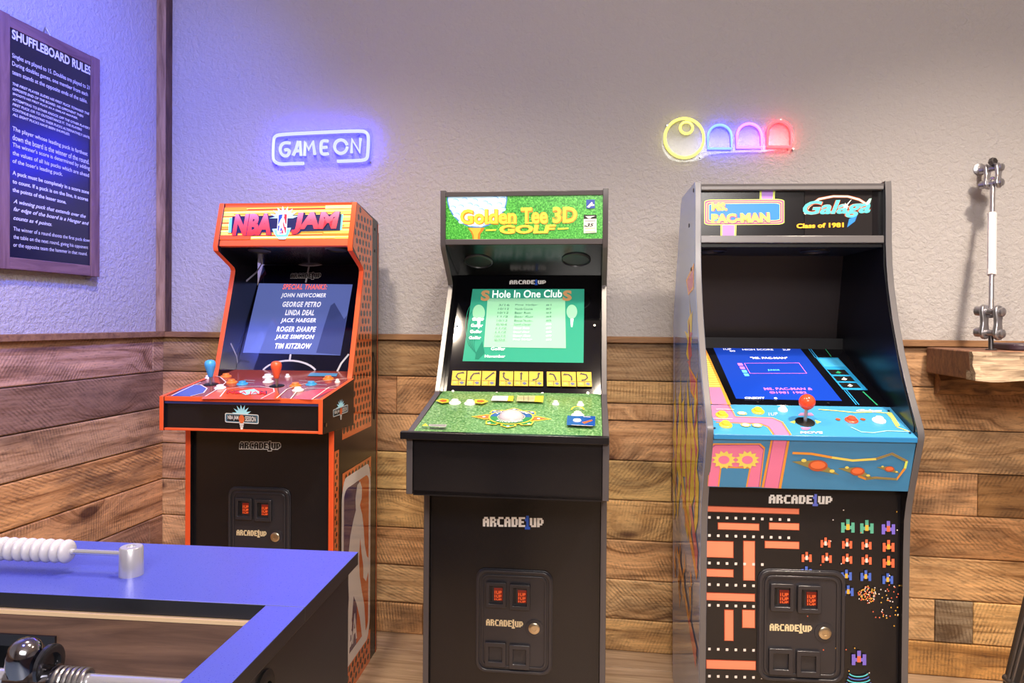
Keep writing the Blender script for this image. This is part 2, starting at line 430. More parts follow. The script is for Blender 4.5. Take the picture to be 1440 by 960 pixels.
LINES = [("SHUFFLEBOARD RULES", 40, 97, 307, 226, 33, 29, .03, 0), ("Singles are played to 15. Doubles are played to 21.", 41, 178, 306, 291, 20, 18, 0, 0),
 ("During doubles games, one member from each", 41, 205, 296, 312, 20, 17, 0, 0), ("team stands at the opposite ends of the table.", 41, 234, 294, 336, 20, 17, 0, 0),
 ("THE FIRST PLAYER SLIDES HIS FIRST PUCK TOWARD THE", 42, 277, 301, 381, 9, 8, .01, .2), ("OPPOSITE END OF THE BOARD. HIS OPPONENT THEN", 42, 294, 281, 389, 9, 8, .01, .2),
 ("SHOOTS HIS FIRST PUCK IN A SIMILAR MANNER,", 42, 311, 262, 396, 9, 8, .01, .2), ("ATTEMPTING TO EITHER KNOCK OFF THE OTHER PLAYER'S", 42, 329, 303, 430, 9, 8, .01, .2),
 ("FIRST PUCK OR TO OUTDISTANCE IT. THE PLAYERS", 42, 346, 276, 434, 9, 8, .01, .2), ("CONTINUE SHOOTING THEIR PUCKS ALTERNATIVELY UNTIL", 42, 363, 303, 461, 9, 8, .01, .2),
 ("ALL EIGHT PUCKS HAVE BEEN SHUFFLED.", 42, 380, 235, 450, 9, 8, .01, .2),
 ("The player whose leading puck is farthest", 42, 425, 295, 513, 19, 17, .005, 0), ("down the board is the winner of the round.", 42, 452, 301, 538, 19, 17, .005, 0),
 ("The winner's score is determined by adding", 42, 479, 303, 561, 19, 17, .005, 0), ("the values of all his pucks which are ahead", 42, 507, 300, 585, 19, 17, .005, 0),
 ("of the loser's leading puck.", 42, 534, 211, 581, 19, 17, .005, 0),
 ("A puck must be completely in a score zone", 42, 575, 300, 643, 18, 16, .02, 0), ("to count. If a puck is on the line, it scores", 42, 604, 297, 667, 18, 16, .02, 0),
 ("the points of the lesser zone.", 42, 632, 223, 676, 18, 16, .02, 0),
 ("A winning puck that extends over the", 45, 671, 289, 724, 18, 16, .015, .35), ("far edge of the board is a Hanger and", 45, 697, 300, 748, 18, 16, .015, .35),
 ("counts as 4 points.", 45, 727, 175, 751, 18, 16, .015, .35),
 ("The winner of a round shoots the first puck down", 45, 764, 305, 806, 18, 15, .0, 0), ("the table on the next round, giving his opponent", 45, 791, 297, 829, 18, 15, .0, 0),
 ("or the opposite team the hammer in that round.", 45, 818, 294, 851, 18, 15, .0, 0)]
for s_, xl, yl, xr, yr, hl, hr, bo, sh in LINES:
    pr.text(s_, [(xl/2.4, yl/2.4), (xr/2.4, yr/2.4), (xr/2.4, (yr+hr)/2.4), (xl/2.4, (yl+hl)/2.4)], MW, bo, sh)
pr.build('lettering', bd, 'white lettering of the rules')
MB().tube([(.012, -.015, ZH), (.006, -.004, ZH+.022), (.004, 0, ZH+.028), (.006, .004, ZH+.022), (.012, .015, ZH)], .0014, 6).build('hanging_wire', M_STEEL, sg)
#==SECTION neon==
# ------------------------------------------------------------------ neon signs on the back wall
def clear_acrylic():
    m = mat('clear_acrylic'); nt = m.node_tree; out = nt.nodes['Material Output']
    tr = nn(m, 'ShaderNodeBsdfTransparent'); tr.inputs[0].default_value = (.93, .94, .97, 1); gl = nn(m, 'ShaderNodeBsdfGlossy'); gl.inputs['Roughness'].default_value = .1
    mx = nn(m, 'ShaderNodeMixShader'); mx.inputs[0].default_value = .015
    lk(m, tr.outputs[0], mx.inputs[1]); lk(m, gl.outputs[0], mx.inputs[2]); lk(m, mx.outputs[0], out.inputs[0]); return m
M_ACR = clear_acrylic()
def neon_mat(name, rgb, power):
    m = mat(name, '101010', .3); b = m.node_tree.nodes['Principled BSDF']
    b.inputs['Emission Color'].default_value = (*rgb, 1); b.inputs['Emission Strength'].default_value = power; return m
def smooth(pts, it=2, closed=False):
    for _ in range(it):
        q = []
        n = len(pts)
        for i in range(n if closed else n-1):
            a, b = pts[i], pts[(i+1) % n]
            q += [(a[0]*.75+b[0]*.25, a[1]*.75+b[1]*.25), (a[0]*.25+b[0]*.75, a[1]*.25+b[1]*.75)]
        pts = q if closed else [pts[0]]+q+[pts[-1]]
    return pts
YN = .018
def tubes(parent, face, name, paths, r, m, closed=False):
    for p in paths:
        MB().tube([face.P(face.at(*q), 0) for q in p], r, 8, 0, closed).build(name, m, parent)
ns = thing('neon_sign', 'blue-white neon sign reading GAME ON in an open rounded border', 'neon sign', (.628, YN, 1.71), 0, 'neon signs on the back wall')
nf = Face((0, -.020, 0), (1, 0, 0), (0, 0, 1), (.628, YN, 1.71))
def c1(pts): return [(340+x/6.545, 150+y/6.545) for x, y in pts]
M_NB = neon_mat('blue_white_neon', (.0195, .021, 1.), 40.)
fr = smooth([(570, 522), (450, 524), (345, 530), (295, 500), (287, 450), (292, 320), (300, 275), (350, 255), (700, 238), (1095, 220), (1150, 235), (1168, 280), (1160, 440), (1150, 480), (1110, 495), (880, 502)], 2)
tubes(ns, nf, 'border_tube', [c1(fr)], .0058, M_NB)
LT = [[(445, 335), (400, 328), (362, 350), (350, 400), (372, 448), (420, 455), (440, 420), (430, 392), (395, 398)],
      [(472, 450), (500, 390), (520, 318), (535, 318), (545, 450)], [(495, 408), (540, 405)],
      [(578, 450), (584, 320), (615, 395), (655, 320), (672, 440)],
      [(795, 316), (742, 312), (728, 340), (728, 420), (748, 438), (797, 432)], [(730, 376), (785, 372)],
      arc(912, 367, 58, 62, 0, 345, 20),
      [(1010, 425), (1014, 300), (1085, 418), (1092, 290)]]
for i, l in enumerate(LT):
    tubes(ns, nf, 'letter_tube', [c1(smooth(l, 2) if len(l) < 15 and i not in (1, 3, 7) else l)], .0056, M_NB)
pl = [nf.at(*q) for q in c1(smooth([(255, 560), (255, 235), (310, 225), (1130, 185), (1200, 200), (1200, 520), (1130, 545)], 2, True))]
pts = [nf.P(p, -.010) for p in pl]
MB().prism(pts, (0, .004, 0)).build('backing_panel', M_ACR, ns)
for q in ((392, 288), (1060, 253), (300, 520), (1165, 500)):
    p = nf.P(nf.at(*c1([q])[0]), 0); MB().cyl((p.x, 0, p.z), (p.x, -.017, p.z), .0035, 10).build('standoff_screw', M_STEEL, ns)

n2 = thing('neon_sign', 'multicoloured neon sign of a yellow ring and three arches in a row', 'neon sign', (2.01, YN, 1.70), 0, 'neon signs on the back wall')
nf2 = Face((0, -.020, 0), (1, 0, 0), (0, 0, 1), (2.01, YN, 1.70))
def c2(pts): return [(910+x/6.26, 140+y/6.26) for x, y in pts]
M_NY = neon_mat('yellow_neon', (1., .88, .10), 3.2); M_NL = neon_mat('light_blue_neon', (.022, .042, 1.), 18.)
M_NP = neon_mat('pink_neon', (.26, .045, 1.), 11.); M_NR = neon_mat('red_neon', (1., .02, .025), 12.)
tubes(n2, nf2, 'ring_tube', [c2(arc(328, 338, 172, 172, 0, 352.5, 47))], .0042, M_NY, True)
tubes(n2, nf2, 'inner_ring_tube', [c2(arc(346, 248, 55, 52, 0, 345, 23))], .0036, M_NY, True)
for (cx, top, bot, hw, m, nm) in ((640, 222, 430, 104, M_NL, 'arch_tube'), (900, 212, 420, 108, M_NP, 'arch_tube'), (1165, 190, 415, 105, M_NR, 'arch_tube')):
    p = [(cx-hw, bot)]+[(cx+hw*math.cos(a), top+hw-hw*math.sin(a)) for a in [PI-PI*i/16 for i in range(17)]]+[(cx+hw, bot)]
    tubes(n2, nf2, nm, [c2(p)], .0042, m, True)
pl = [nf2.at(*q) for q in c2(smooth([(130, 540), (130, 150), (500, 150), (520, 190), (1200, 160), (1310, 180), (1310, 450), (520, 462), (480, 540)], 2, True))]
MB().prism([nf2.P(p, -.010) for p in pl], (0, .004, 0)).build('backing_panel', M_ACR, n2)
for q in ((180, 225), (1180, 175), (470, 500), (1290, 430)):
    p = nf2.P(nf2.at(*c2([q])[0]), 0); MB().cyl((p.x, 0, p.z), (p.x, -.017, p.z), .003, 10).build('standoff_screw', M_STEEL, n2)
#==SECTION cabs==
# ------------------------------------------------------------------ arcade cabinets
def seg_face(v0, w0, v1, w1, loc, yaw, u=0.):
    """face of a cabinet running across it, from (v0,w0) at its foot up to (v1,w1)"""
    return Face((u, -v0, w0), (1, 0, 0), (0, v0-v1, w1-w0), loc, yaw)
def panel(name, v0, w0, v1, w1, u0, u1, th, m, parent, bevel=.001):
    """board whose front face is the given face"""
    f = seg_face(v0, w0, v1, w1, (0, 0, 0), 0); L = math.hypot(v1-v0, w1-w0)
    pts = [f.P((u0, 0)), f.P((u1, 0)), f.P((u1, L)), f.P((u0, L))]
    return MB().prism(pts, f.n*-th).build(name, m, parent, bevel=bevel)
M_DOOR = mat('coin_door_black', '2C2B31', .24); M_SLOT = mat('slot_dark', '08080A', .5)
M_RED = mat('coin_light', '3A0A06', .4, emit=.6, ecol='8A1C08'); M_REDT = mat('coin_light_text', 'E8602C', .4, emit=.45)
M_GOLD = mat('coin_logo_gold', 'D9C7A0', .4)
def coin_door(face, q, parent):
    """q: outer corners (pixels) TL TR BR BL on the face; moulded door with slots, returns and lock"""
    uv = face.px(q); cx0 = (uv[0][0]+uv[3][0])/2; cx1 = (uv[1][0]+uv[2][0])/2; cy1 = (uv[0][1]+uv[1][1])/2; cy0 = (uv[2][1]+uv[3][1])/2
    W, H = cx1-cx0, cy1-cy0
    def P(a, b, off): return face.P((cx0+a*W, cy1-b*H), off)
    def loop(a0, b0, a1, b1, r): return [(cx0+x, cy1-H+y) for x, y in rrect(a0*W, (1-b1)*H, a1*W, (1-b0)*H, r*W)]
    def slab(mb, lo, z0, z1): mb.prism([face.P(p, z0) for p in lo], face.n*(z1-z0))
    def ring(mb, lo, li, z0, z1):
        n = len(lo); vs = [face.P(p, z0) for p in lo]+[face.P(p, z1) for p in lo]+[face.P(p, z1) for p in li]+[face.P(p, z0) for p in li]; fs = []
        for i in range(n):
            j = (i+1) % n
            for k in range(4): fs.append((k*n+i, k*n+j, ((k+1) % 4)*n+j, ((k+1) % 4)*n+i))
        mb.add(vs, fs)
    mb = MB(); slab(mb, loop(0, 0, 1, 1, .13), 0, .004)
    d = mb.build('coin_door', M_DOOR, parent, bevel=.0012)
    mb = MB(); ring(mb, loop(.01, .008, .99, .992, .13), loop(.05, .036, .95, .964, .11), .004, .009); mb.build('outer_bead', M_DOOR, d, bevel=.0018)
    mb = MB(); ring(mb, loop(.075, .055, .925, .945, .09), loop(.105, .078, .895, .922, .07), .004, .007); mb.build('inner_bead', M_DOOR, d, bevel=.0012)
    for a0, a1, b0, b1 in ((.137, .403, .12, .365), (.445, .713, .13, .375)):
        mb = MB(); ring(mb, loop(a0, b0, a1, b1, .02), loop(a0+.045, b0+.035, a1-.045, b1-.04, .01), .004, .014); c = mb.build('coin_slot', M_DOOR, d, bevel=.0015)
        mb = MB(); slab(mb, loop(a0+.04, b0+.03, a1-.04, b1-.035, .005), .004, .006); mb.build('slot_plate', M_PLASTIC, d)
        mb = MB(); slab(mb, loop(a0+.055, b0+.05, a0+.085, b1-.055, .004), .006, .0075); mb.build('slit', M_SLOT, d)
        mb = MB(); slab(mb, loop(a0+.105, b0+.06, a1-.05, b1-.065, .004), .006, .0085); mb.build('reject_button', M_RED, d, bevel=.0006)
        p = Print(face, .0088, .00005)
        for k, (s_, h0, h1) in enumerate((("1UP", .085, .115), ("1UP", .123, .15), ("1UP", .158, .176))):
            p.text(s_, [(cx0+(a0+.115)*W, cy1-(b0+h0)*H), (cx0+(a1-.06)*W, cy1-(b0+h0)*H), (cx0+(a1-.06)*W, cy1-(b0+h1)*H), (cx0+(a0+.115)*W, cy1-(b0+h1)*H)], M_REDT, .01, px=False)
        p.build('lettering', d)
    for a0, a1, b0, b1 in ((.13, .403, .70, .935), (.445, .713, .712, .945)):
        mb = MB(); ring(mb, loop(a0, b0, a1, b1, .015), loop(a0+.05, b0+.045, a1-.05, b1-.05, .008), .004, .012); mb.build('coin_return', M_DOOR, d, bevel=.0015)
        mb = MB(); slab(mb, loop(a0+.05, b0+.045, a1-.05, b1-.05, .004), .004, .0052); mb.build('return_flap', M_PLASTIC, d)
    mb = MB(); mb.lathe(P(.766, .55, .004), face.n, [(.115*W, 0), (.115*W, .0015), (.10*W, .002)], 24); mb.build('lock_plate', M_DOOR, d)
    mb = MB(); mb.lathe(P(.766, .55, .0055), face.n, [(.072*W, 0), (.072*W, .003), (.062*W, .0045), (.03*W, .0045), (.028*W, .0035)], 24); mb.build('lock', M_BRASS, d)
    p = Print(face, .0045)
    lq = [(cx0+.14*W, cy1-.488*H), (cx0+.62*W, cy1-.488*H), (cx0+.62*W, cy1-.55*H), (cx0+.14*W, cy1-.55*H)]
    s_at = face.at; face.at = lambda x, y: (x, y)
    p.block(lq, M_GOLD, M_GOLD); face.at = s_at
    p.build('lettering', d)
    return d
def button(parent, face, px, r, m, name='button', ring=None):
    o = face.P(face.at(*px))
    b = MB().lathe(o, face.n, [(r*1.28, 0), (r*1.28, .002), (r*1.1, .0042), (r*.86, .0048), (r*.84, .003)], 20).build(name, ring or m, parent)
    MB().lathe(o+face.n*.001, face.n, [(r*.8, 0), (r*.8, .0072), (r*.7, .0088), (r*.3, .0082)], 20).build('plunger', m, b)
    return b
def joystick(parent, face, px, top_px, m, ball=False, s=1.):
    uv = face.at(*px); o = face.P(uv); n = face.n
    j = MB().lathe(o, n, [(.021*s, 0), (.021*s, .001), (.019*s, .0018), (.006*s, .0022)], 24).build('joystick', M_SLOT, parent)
    up = (n + Vector((0, 0, .6))).normalized()
    MB().cyl(o, o+up*.034*s, .0042*s, 12).build('shaft', M_STEEL, j)
    if ball: pr_ = [(.0175*math.sin(a)*s, (.0475-.0175*math.cos(a))*s) for a in [PI*i/14 for i in range(1, 14)]]
    else: pr_ = [(.0055*s, .022*s), (.0068*s, .024*s), (.0088*s, .032*s), (.0125*s, .045*s), (.0148*s, .053*s), (.0155*s, .059*s), (.0145*s, .0645*s), (.0115*s, .069*s), (.006*s, .0712*s)]
    MB().lathe(o, up, pr_, 20).build('handle', m, j, angle=70)
    return j
#==SECTION cab_orange==
# ---- left: orange basketball cabinet
L1, Y1 = (.6765, -.3757, 0), .0526
ca = thing('arcade_cabinet', 'orange-edged basketball arcade cabinet in the left corner under the blue neon', 'arcade cabinet', L1, Y1, 'arcade cabinets along the back wall')
M_OR = mat('orange_edge', 'E85A2C', .4); M_ORS = mat('side_orange', 'D4643A', .12, spec=.6, coat=.3)
W2 = .2166; TH = .0155
out1 = [(0, 1.458), (.039, 1.322), (.034, 1.308), (-.064, 1.266), (-.07, 1.257), (-.068, 1.247), (.025, .961), (.035, .93), (.182, .80), (.182, 0), (-.234, 0), (-.222, 1.425), (-.21, 1.43)]
for sx in (-1, 1):
    MB().profile(out1, sx*W2, sx*(W2-TH), 1 if sx < 0 else 1, 0).build('side_panel', [M_OR, M_BLACK], ca, bevel=.001)
UI = W2-TH
panel('marquee', .030, 1.324, -.008, 1.456, -UI, UI, .012, M_OR, ca)
panel('speaker_panel', -.262, 1.291, .026, 1.325, -UI, UI, .008, M_BLACK, ca)
bz = panel('screen_bezel', -.07, .935, -.2615, 1.29, -UI, UI, .01, mat('bezel_navy', '07081C', .07, spec=.6), ca)
MB().box(-UI, UI, .205, .218, .02, .93).build('rear_panel', M_SATIN, ca)
MB().box(-UI, UI, .272, .282, .90, 1.40).build('monitor_cover', M_SATIN, ca)
MB().profile([(-.005, 1.458), (-.008, 1.446), (-.215, 1.416), (-.215, 1.428)], -UI, UI).build('top_panel', M_OR, ca)
panel('kick_panel', .166, .0, .166, .80, -UI, UI, .012, M_BLACK, ca)
# control deck: a box wider than the cabinet
WB = .2253
deck_out = [(.291, .8055), (.291, .8964), (-.068, .944), (-.068, .932), (.042, .915), (.042, .794)]
dk = MB().profile([(.281, .812), (.281, .892), (-.066, .938), (-.066, .926), (.03, .912), (.03, .80)], -WB+.012, WB-.012).build('control_box', M_BLACK, ca)
for sx in (-1, 1):
    MB().profile([(.291, .8055), (.291, .8964), (.042, .931), (.042, .794)], sx*WB, sx*(WB-.012), 1, 0).build('deck_side', [M_OR, M_BLACK], dk, bevel=.001)
df = seg_face(.281, .8965, -.07, .944, L1, Y1)
dt = MB().prism([df.P((-WB+.012, 0)), df.P((WB-.012, 0)), df.P((WB-.012, .251)), df.P((UI, .251)), df.P((UI, .352)), df.P((-UI, .352)), df.P((-UI, .251)), df.P((-WB+.012, .251))], df.n*-.006, 0, 1).build('deck_top', [mat('court_floor', '8E4038', .16, spec=.5), M_OR], dk)
panel('front_lip', .288, .884, .288, .8962, -WB+.012, WB-.012, .012, M_OR, dk)
panel('front_strip', .2865, .877, .2865, .8838, -WB+.012, WB-.012, .003, mat('blue_strip', '2C3468', .3), dk)
panel('bottom_strip', .288, .806, .288, .812, -WB+.012, WB-.012, .012, M_OR, dk)
# marquee print
mf = seg_face(.030, 1.324, -.008, 1.456, L1, Y1)
def a1(x, y): return (300+x/6., 280+y/6.)
pr = Print(mf, .0006)
MQ = [a1(84, 74), a1(1170, 52), a1(1140, 332), a1(50, 342)]; mq = mf.px(MQ)
M_YEL = mat('marquee_yellow', 'F0D860', .35, emit=.25); M_MOR = mat('marquee_orange', 'EE8A2C', .35, emit=.2); M_MRE = mat('marquee_red', 'E2512A', .35, emit=.2); M_LYE = mat('marquee_pale_yellow', 'F6EC90', .35, emit=.25)
pr.poly(mq, M_YEL)
rr = random.Random(3)
for i in range(15):
    t0 = i/15.; t1 = t0+1/15.*(.55 if i % 2 else .42)
    m = (M_MOR, M_MRE, M_LYE)[i % 3]
    a, b = (0., 1.) if i % 3 else (rr.uniform(0, .25), rr.uniform(.75, 1))
    pr.poly([bil(mq, a, t0), bil(mq, b, t0), bil(mq, b, t1), bil(mq, a, t1)], m)
for a, b, t0, t1, m in ((0, .19, .0, .11, M_MOR), (.2, .8, .06, .1, M_MRE), (.8, 1, .0, .1, M_LYE), (0, .25, .9, 1, M_MRE), (.26, .9, .93, .98, M_LYE), (.8, 1, .84, .9, M_MOR)):
    pr.poly([bil(mq, a, t0), bil(mq, b, t0), bil(mq, b, t1), bil(mq, a, t1)], m)
M_CY = mat('marquee_cyan', '6CC8DC', .35, emit=.2); M_NAV = mat('marquee_navy', '191C48', .35); M_MTX = mat('marquee_text_red', 'EE3E3C', .35, emit=.25); M_PNK0 = mat('marquee_text_pink', 'F46A86', .35, emit=.25); M_LBL = mat('marquee_light_blue', 'A4DCEC', .35, emit=.25)
_b = M_MTX.node_tree.nodes['Principled BSDF']; _tc = nn(M_MTX, 'ShaderNodeTexCoord'); _sx = nn(M_MTX, 'ShaderNodeSeparateXYZ'); lk(M_MTX, _tc.outputs['Object'], _sx.inputs[0])
_mr = nn(M_MTX, 'ShaderNodeMapRange'); _mr.inputs[1].default_value = 1.355; _mr.inputs[2].default_value = 1.435; lk(M_MTX, _sx.outputs[2], _mr.inputs[0])
_c = ramp(M_MTX, _mr.outputs[0], [(.1, lin('EC3034')), (.55, lin('F04C5C')), (1, lin('F884A8'))]); lk(M_MTX, _c, _b.inputs['Base Color']); lk(M_MTX, _c, _b.inputs['Emission Color'])
def ap(l, m): pr.px([a1(*p) for p in l], m)
ap([(140, 162), (170, 160), (160, 285), (130, 285)], M_CY); ap([(1075, 132), (1100, 130), (1088, 262), (1062, 265)], M_CY)
ap([(165, 150), (1085, 128), (1072, 268), (155, 290)], M_NAV)
star = []
for i in range(18):
    a = PI*i/17; r = (125 if i % 2 else 75)
    star.append((600+r*math.cos(a), 165-r*.82*math.sin(a)))
ap(star, M_LBL); ap([(500, 255), (660, 245), (640, 300), (610, 342), (560, 342), (520, 300)], M_LBL); ap([(520, 268), (650, 260), (632, 318), (538, 320)], M_CY)
for s_, q in (("NBA", [(180, 130), (500, 122), (490, 306), (162, 310)]), ("JAM", [(672, 118), (1072, 106), (1056, 294), (662, 300)])):
    Q = [a1(*p) for p in q]
    pr.text(s_, [(x+1.4, y+.5) for x, y in Q], M_NAV, .075, .12); pr.text(s_, Q, M_NAV, .075, .12)
    pr.text(s_, Q, M_MTX, .055, .12)
# league badge: blue and red halves, white figure
M_LB = mat('badge_blue', '2148A8', .35, emit=.1); M_LR = mat('badge_red', 'DE2C34', .35, emit=.1)
BQ = mf.px([a1(552, 126), a1(634, 120), a1(622, 304), a1(540, 306)])
def badge(p, q, fig, wm, bm_, rm, txt=True):
    """rounded badge with a white dribbling player between blue and red"""
    def B(pts): return [bil(q, x, y) for x, y in pts]
    rr_ = [(x, y*1.) for x, y in rrect(0, 0, 1, 1, .14)]
    p.poly(B(rr_), wm)
    p.poly(B([(x, y) for x, y in arc(.19, .11, .12, .05, 180, 270, 5)]+[(.56, .06), (.5, .94)]+arc(.19, .89, .12, .05, 90, 180, 5)), bm_)
    p.poly(B([(.56, .06)]+arc(.81, .11, .12, .05, 270, 360, 5)+arc(.81, .89, .12, .05, 0, 90, 5)+[(.5, .94)]), rm)
    p.poly(B(fig), wm)
    if txt: p.text('NBA', B([(.1, .80), (.52, .80), (.52, .91), (.1, .91)]), wm, .02, px=False)
FIG = [(.50, .08), (.60, .07), (.67, .11), (.66, .17), (.60, .20), (.68, .26), (.74, .34), (.78, .44), (.86, .52), (.92, .54), (.93, .62), (.84, .66), (.74, .62), (.73, .55), (.66, .46), (.62, .38), (.58, .48), (.60, .58), (.68, .68), (.78, .78), (.84, .94), (.70, .94), (.62, .82), (.50, .72), (.40, .66), (.34, .78), (.26, .94), (.12, .94), (.20, .78), (.24, .64), (.22, .56), (.12, .58), (.08, .55), (.20, .44), (.28, .32), (.38, .25), (.46, .21), (.44, .15)]
badge(pr, BQ, FIG, M_WHITE, M_LB, M_LR)
pr.build('marquee_print', [o for o in ca.children if o.name.startswith('marquee')][0])
# screen
sf = seg_face(-.07, .935, -.2615, 1.29, L1, Y1)
def a2(x, y): return (220+x/3.694, 270+y/3.694)
M_SCR = mat('screen_blue', '3C4678', .05, spec=.6, emit=.75, ecol='5E6CAE'); M_SCT = mat('screen_text', 'FFFFFF', .3, emit=.7, ecol='D8DCF4'); M_SCR2 = mat('screen_text_red', 'FF7060', .3, emit=.7, ecol='FF6A5C'); M_SCD = mat('screen_shade', '30386A', .06, emit=.42, ecol='4A5690')
SQ = sf.px([a2(533, 474), a2(1019, 480), a2(955, 848), a2(449, 834)])
sb = MB().prism([sf.P(p, -.004) for p in SQ], sf.n*.0045).build('screen', M_SCR, ca)
p = Print(sf, .0007)
p.px([a2(830, 835), a2(870, 700), a2(905, 590), a2(925, 575), a2(975, 660), a2(990, 640), a2(956, 846)], M_SCD)
for s_, x0, x1, y, m in (('SPECIAL THANKS:', 655, 890, 478, M_SCR2), ('JOHN NEWCOMER', 646, 883, 525, M_SCT), ('GEORGE PETRO', 654, 857, 569, M_SCT), ('LINDA DEAL', 668, 823, 612, M_SCT), ('JACK HAEGER', 645, 831, 655, M_SCT), ('ROGER SHARPE', 624, 832, 698, M_SCT), ('JAKE SIMPSON', 616, 822, 741, M_SCT), ('TIM KITZROW', 616, 808, 786, M_SCT)):
    p.text(s_, [a2(x0+4, y), a2(x1, y+1), a2(x1-5, y+29), a2(x0, y+28)], m, .03, .2, spacing=1.15)
p.build('lettering', sb)
p = Print(sf, .0003)
M_CL = mat('court_line', 'B8B8C0', .4)
p.line([a2(*q) for q in arc(690, 960, 150, 85, 205, 335, 14)], .006, M_CL); p.line([a2(697, 842), a2(692, 878)], .006, M_CL)
p.line([a2(*q) for q in arc(800, 355, 85, 28, 10, 170, 12)], .006, M_CL); p.line([a2(793, 385), a2(776, 470)], .006, M_CL)
p.line([a2(1000, 842), a2(960, 890), a2(930, 950)], .006, M_CL)
p.block([a2(700, 424), a2(855, 420), a2(852, 446), a2(697, 448)], M_WHITE, M_WHITE, .35); p.block([a2(700, 424), a2(855, 420), a2(852, 446), a2(697, 448)], M_SLOT, M_SLOT)
p.build('bezel_print', bz)
# inner left face lines
lf = Face((-UI, 0, 0), (0, 1, 0), (0, 0, 1), L1, Y1)
p = Print(lf, .0004); p.line([a2(385, 785), a2(415, 850), a2(430, 950)], .006, M_CL); p.line([a2(466, 462), a2(520, 415), a2(550, 365)], .006, M_CL); p.build('side_print', [o for o in ca.children if o.name.startswith('side_panel')][0])
# speakers
pf = seg_face(-.262, 1.291, .026, 1.325, L1, Y1)
for q in ((365, 352), (473, 350)):
    o = pf.P(pf.at(*q)); MB().lathe(o, pf.n, [(.034, 0), (.034, .002), (.030, .004), (.029, .001), (.004, .0012)], 24).build('speaker', M_PLASTIC, ca)
# deck print
def a4(x, y): return (220+x/4.8, 500+y/4.8)
p = Print(df, .0003); M_CB = mat('court_blue', '3C5AB4', .16); M_CRD = mat('court_red', 'D8484E', .16); M_LW = mat('deck_line', 'F0E4E0', .25); M_DOR = mat('deck_orange', 'D85A34', .18)
p.px([a4(300, 292), a4(420, 292), a4(700, 296), a4(840, 296), a4(810, 220), a4(460, 212), a4(330, 270)], M_DOR)
p.px([a4(95, 272), a4(230, 275), a4(320, 250), a4(338, 220), a4(300, 200), a4(225, 197)], M_CB)
p.px([a4(920, 292), a4(1045, 298), a4(1205, 225), a4(1100, 225), a4(970, 250)], M_CRD)
p.line([a4(230, 274), a4(318, 252), a4(342, 222), a4(300, 197), a4(228, 196)], .0035, M_LW); p.line([a4(100, 272), a4(250, 200), a4(300, 180)], .0035, M_LW)
p.line([a4(430, 278), a4(470, 228), a4(580, 210), a4(700, 208), a4(790, 222), a4(795, 245), a4(705, 292)], .0035, M_LW)
p.line([a4(330, 276), a4(430, 215), a4(470, 180), a4(430, 145), a4(370, 133)], .0035, M_LW)
p.line([a4(810, 290), a4(880, 228), a4(960, 200), a4(1100, 175), a4(1285, 155)], .0035, M_LW)
p.line([a4(905, 294), a4(945, 245), a4(1020, 222), a4(1210, 222)], .0035, M_LW); p.line([a4(1050, 298), a4(1165, 215), a4(1225, 205)], .0035, M_LW)
p.px([a4(1020, 140), a4(1040, 118), a4(1225, 122), a4(1215, 143)], mat('deck_sky', '5C9CD0', .2))
p.text('NBA JAM', [a4(480, 238), a4(745, 242), a4(752, 268), a4(470, 262)], M_NAV, .03, .1); p.px([a4(545, 245), a4(590, 238), a4(660, 228), a4(690, 245), a4(715, 258), a4(600, 268)], M_LBL)
p.text('NBA JAM', [a4(482, 242), a4(738, 246), a4(744, 270), a4(474, 264)], M_MTX, .02, .1)
p.line([a4(1010, 155), a4(1190, 162)], .003, M_CRD)
for x0, x1, y in ((590, 665, 168), (595, 660, 184), (1060, 1150, 198), (965, 1030, 172)): p.line([a4(x0, y), a4(x1, y+4)], .0018, M_LBL)
p.build('deck_print', dk)
M_BTO = mat('button_orange', 'EE8038', .3); M_BTW = mat('button_white', 'F0EEEE', .3); M_BTB = mat('button_blue', '3C9CD8', .3)
for x, y, m in ((470, 138, M_BTO), (508, 178, M_BTO), (580, 190, M_BTB), (430, 216, M_BTW), (752, 142, M_BTW), (755, 175, M_BTW), (938, 200, M_BTO), (955, 232, M_BTW), (1045, 192, M_BTB), (1160, 154, M_BTO)):
    button(dk, df, a4(x, y+4), .0125, m)
for x, y in ((885, 145), (1222, 180), (345, 155)): button(dk, df, a4(x, y), .0062, M_BTW, 'start_button')
joystick(dk, df, a4(368, 195), None, mat('handle_blue', '4AA8DC', .3)); joystick(dk, df, a4(813, 205), None, mat('handle_orange', 'F06238', .3))
# badge on the box front and right side
def session(pr_, q):
    def B(pts): return [bil(q, x, y) for x, y in pts]
    st = []
    for i in range(16):
        a = PI*i/15; r = 1. if i % 2 == 0 else .55
        st.append((.5+.30*r*math.cos(a), .42-.42*r*math.sin(a)))
    pr_.poly(B(st), M_LBL)
    pr_.poly(B(rrect(0, .36, 1, .72, .05)), M_WHITE); pr_.poly(B(rrect(.02, .39, .98, .69, .04)), mat('badge_teal', '4A7890', .4)); pr_.poly(B(rrect(.06, .42, .94, .66, .03)), M_SLOT)
    pr_.text('NBA JAM', B([(.08, .44), (.40, .44), (.40, .64), (.08, .64)]), M_WHITE, .02, px=False)
    pr_.text('SESSION', B([(.60, .44), (.92, .44), (.92, .64), (.60, .64)]), M_WHITE, .02, px=False)
    pr_.poly(B([(.42, .66), (.58, .66), (.53, .96), (.47, .96)]), M_WHITE)
    for k in range(3): pr_.line(B([(.42+.02*k, .72+.07*k), (.58-.02*k, .72+.07*k)]), .0012, M_SLOT, px=False)
    pr_.poly(B([(.5+.085*math.cos(a), .56+.16*math.sin(a)) for a in [2*PI*i/16 for i in range(16)]]), mat('ball_orange', 'DE6A38', .4))
ff = seg_face(.281, .80, .281, .90, L1, Y1)
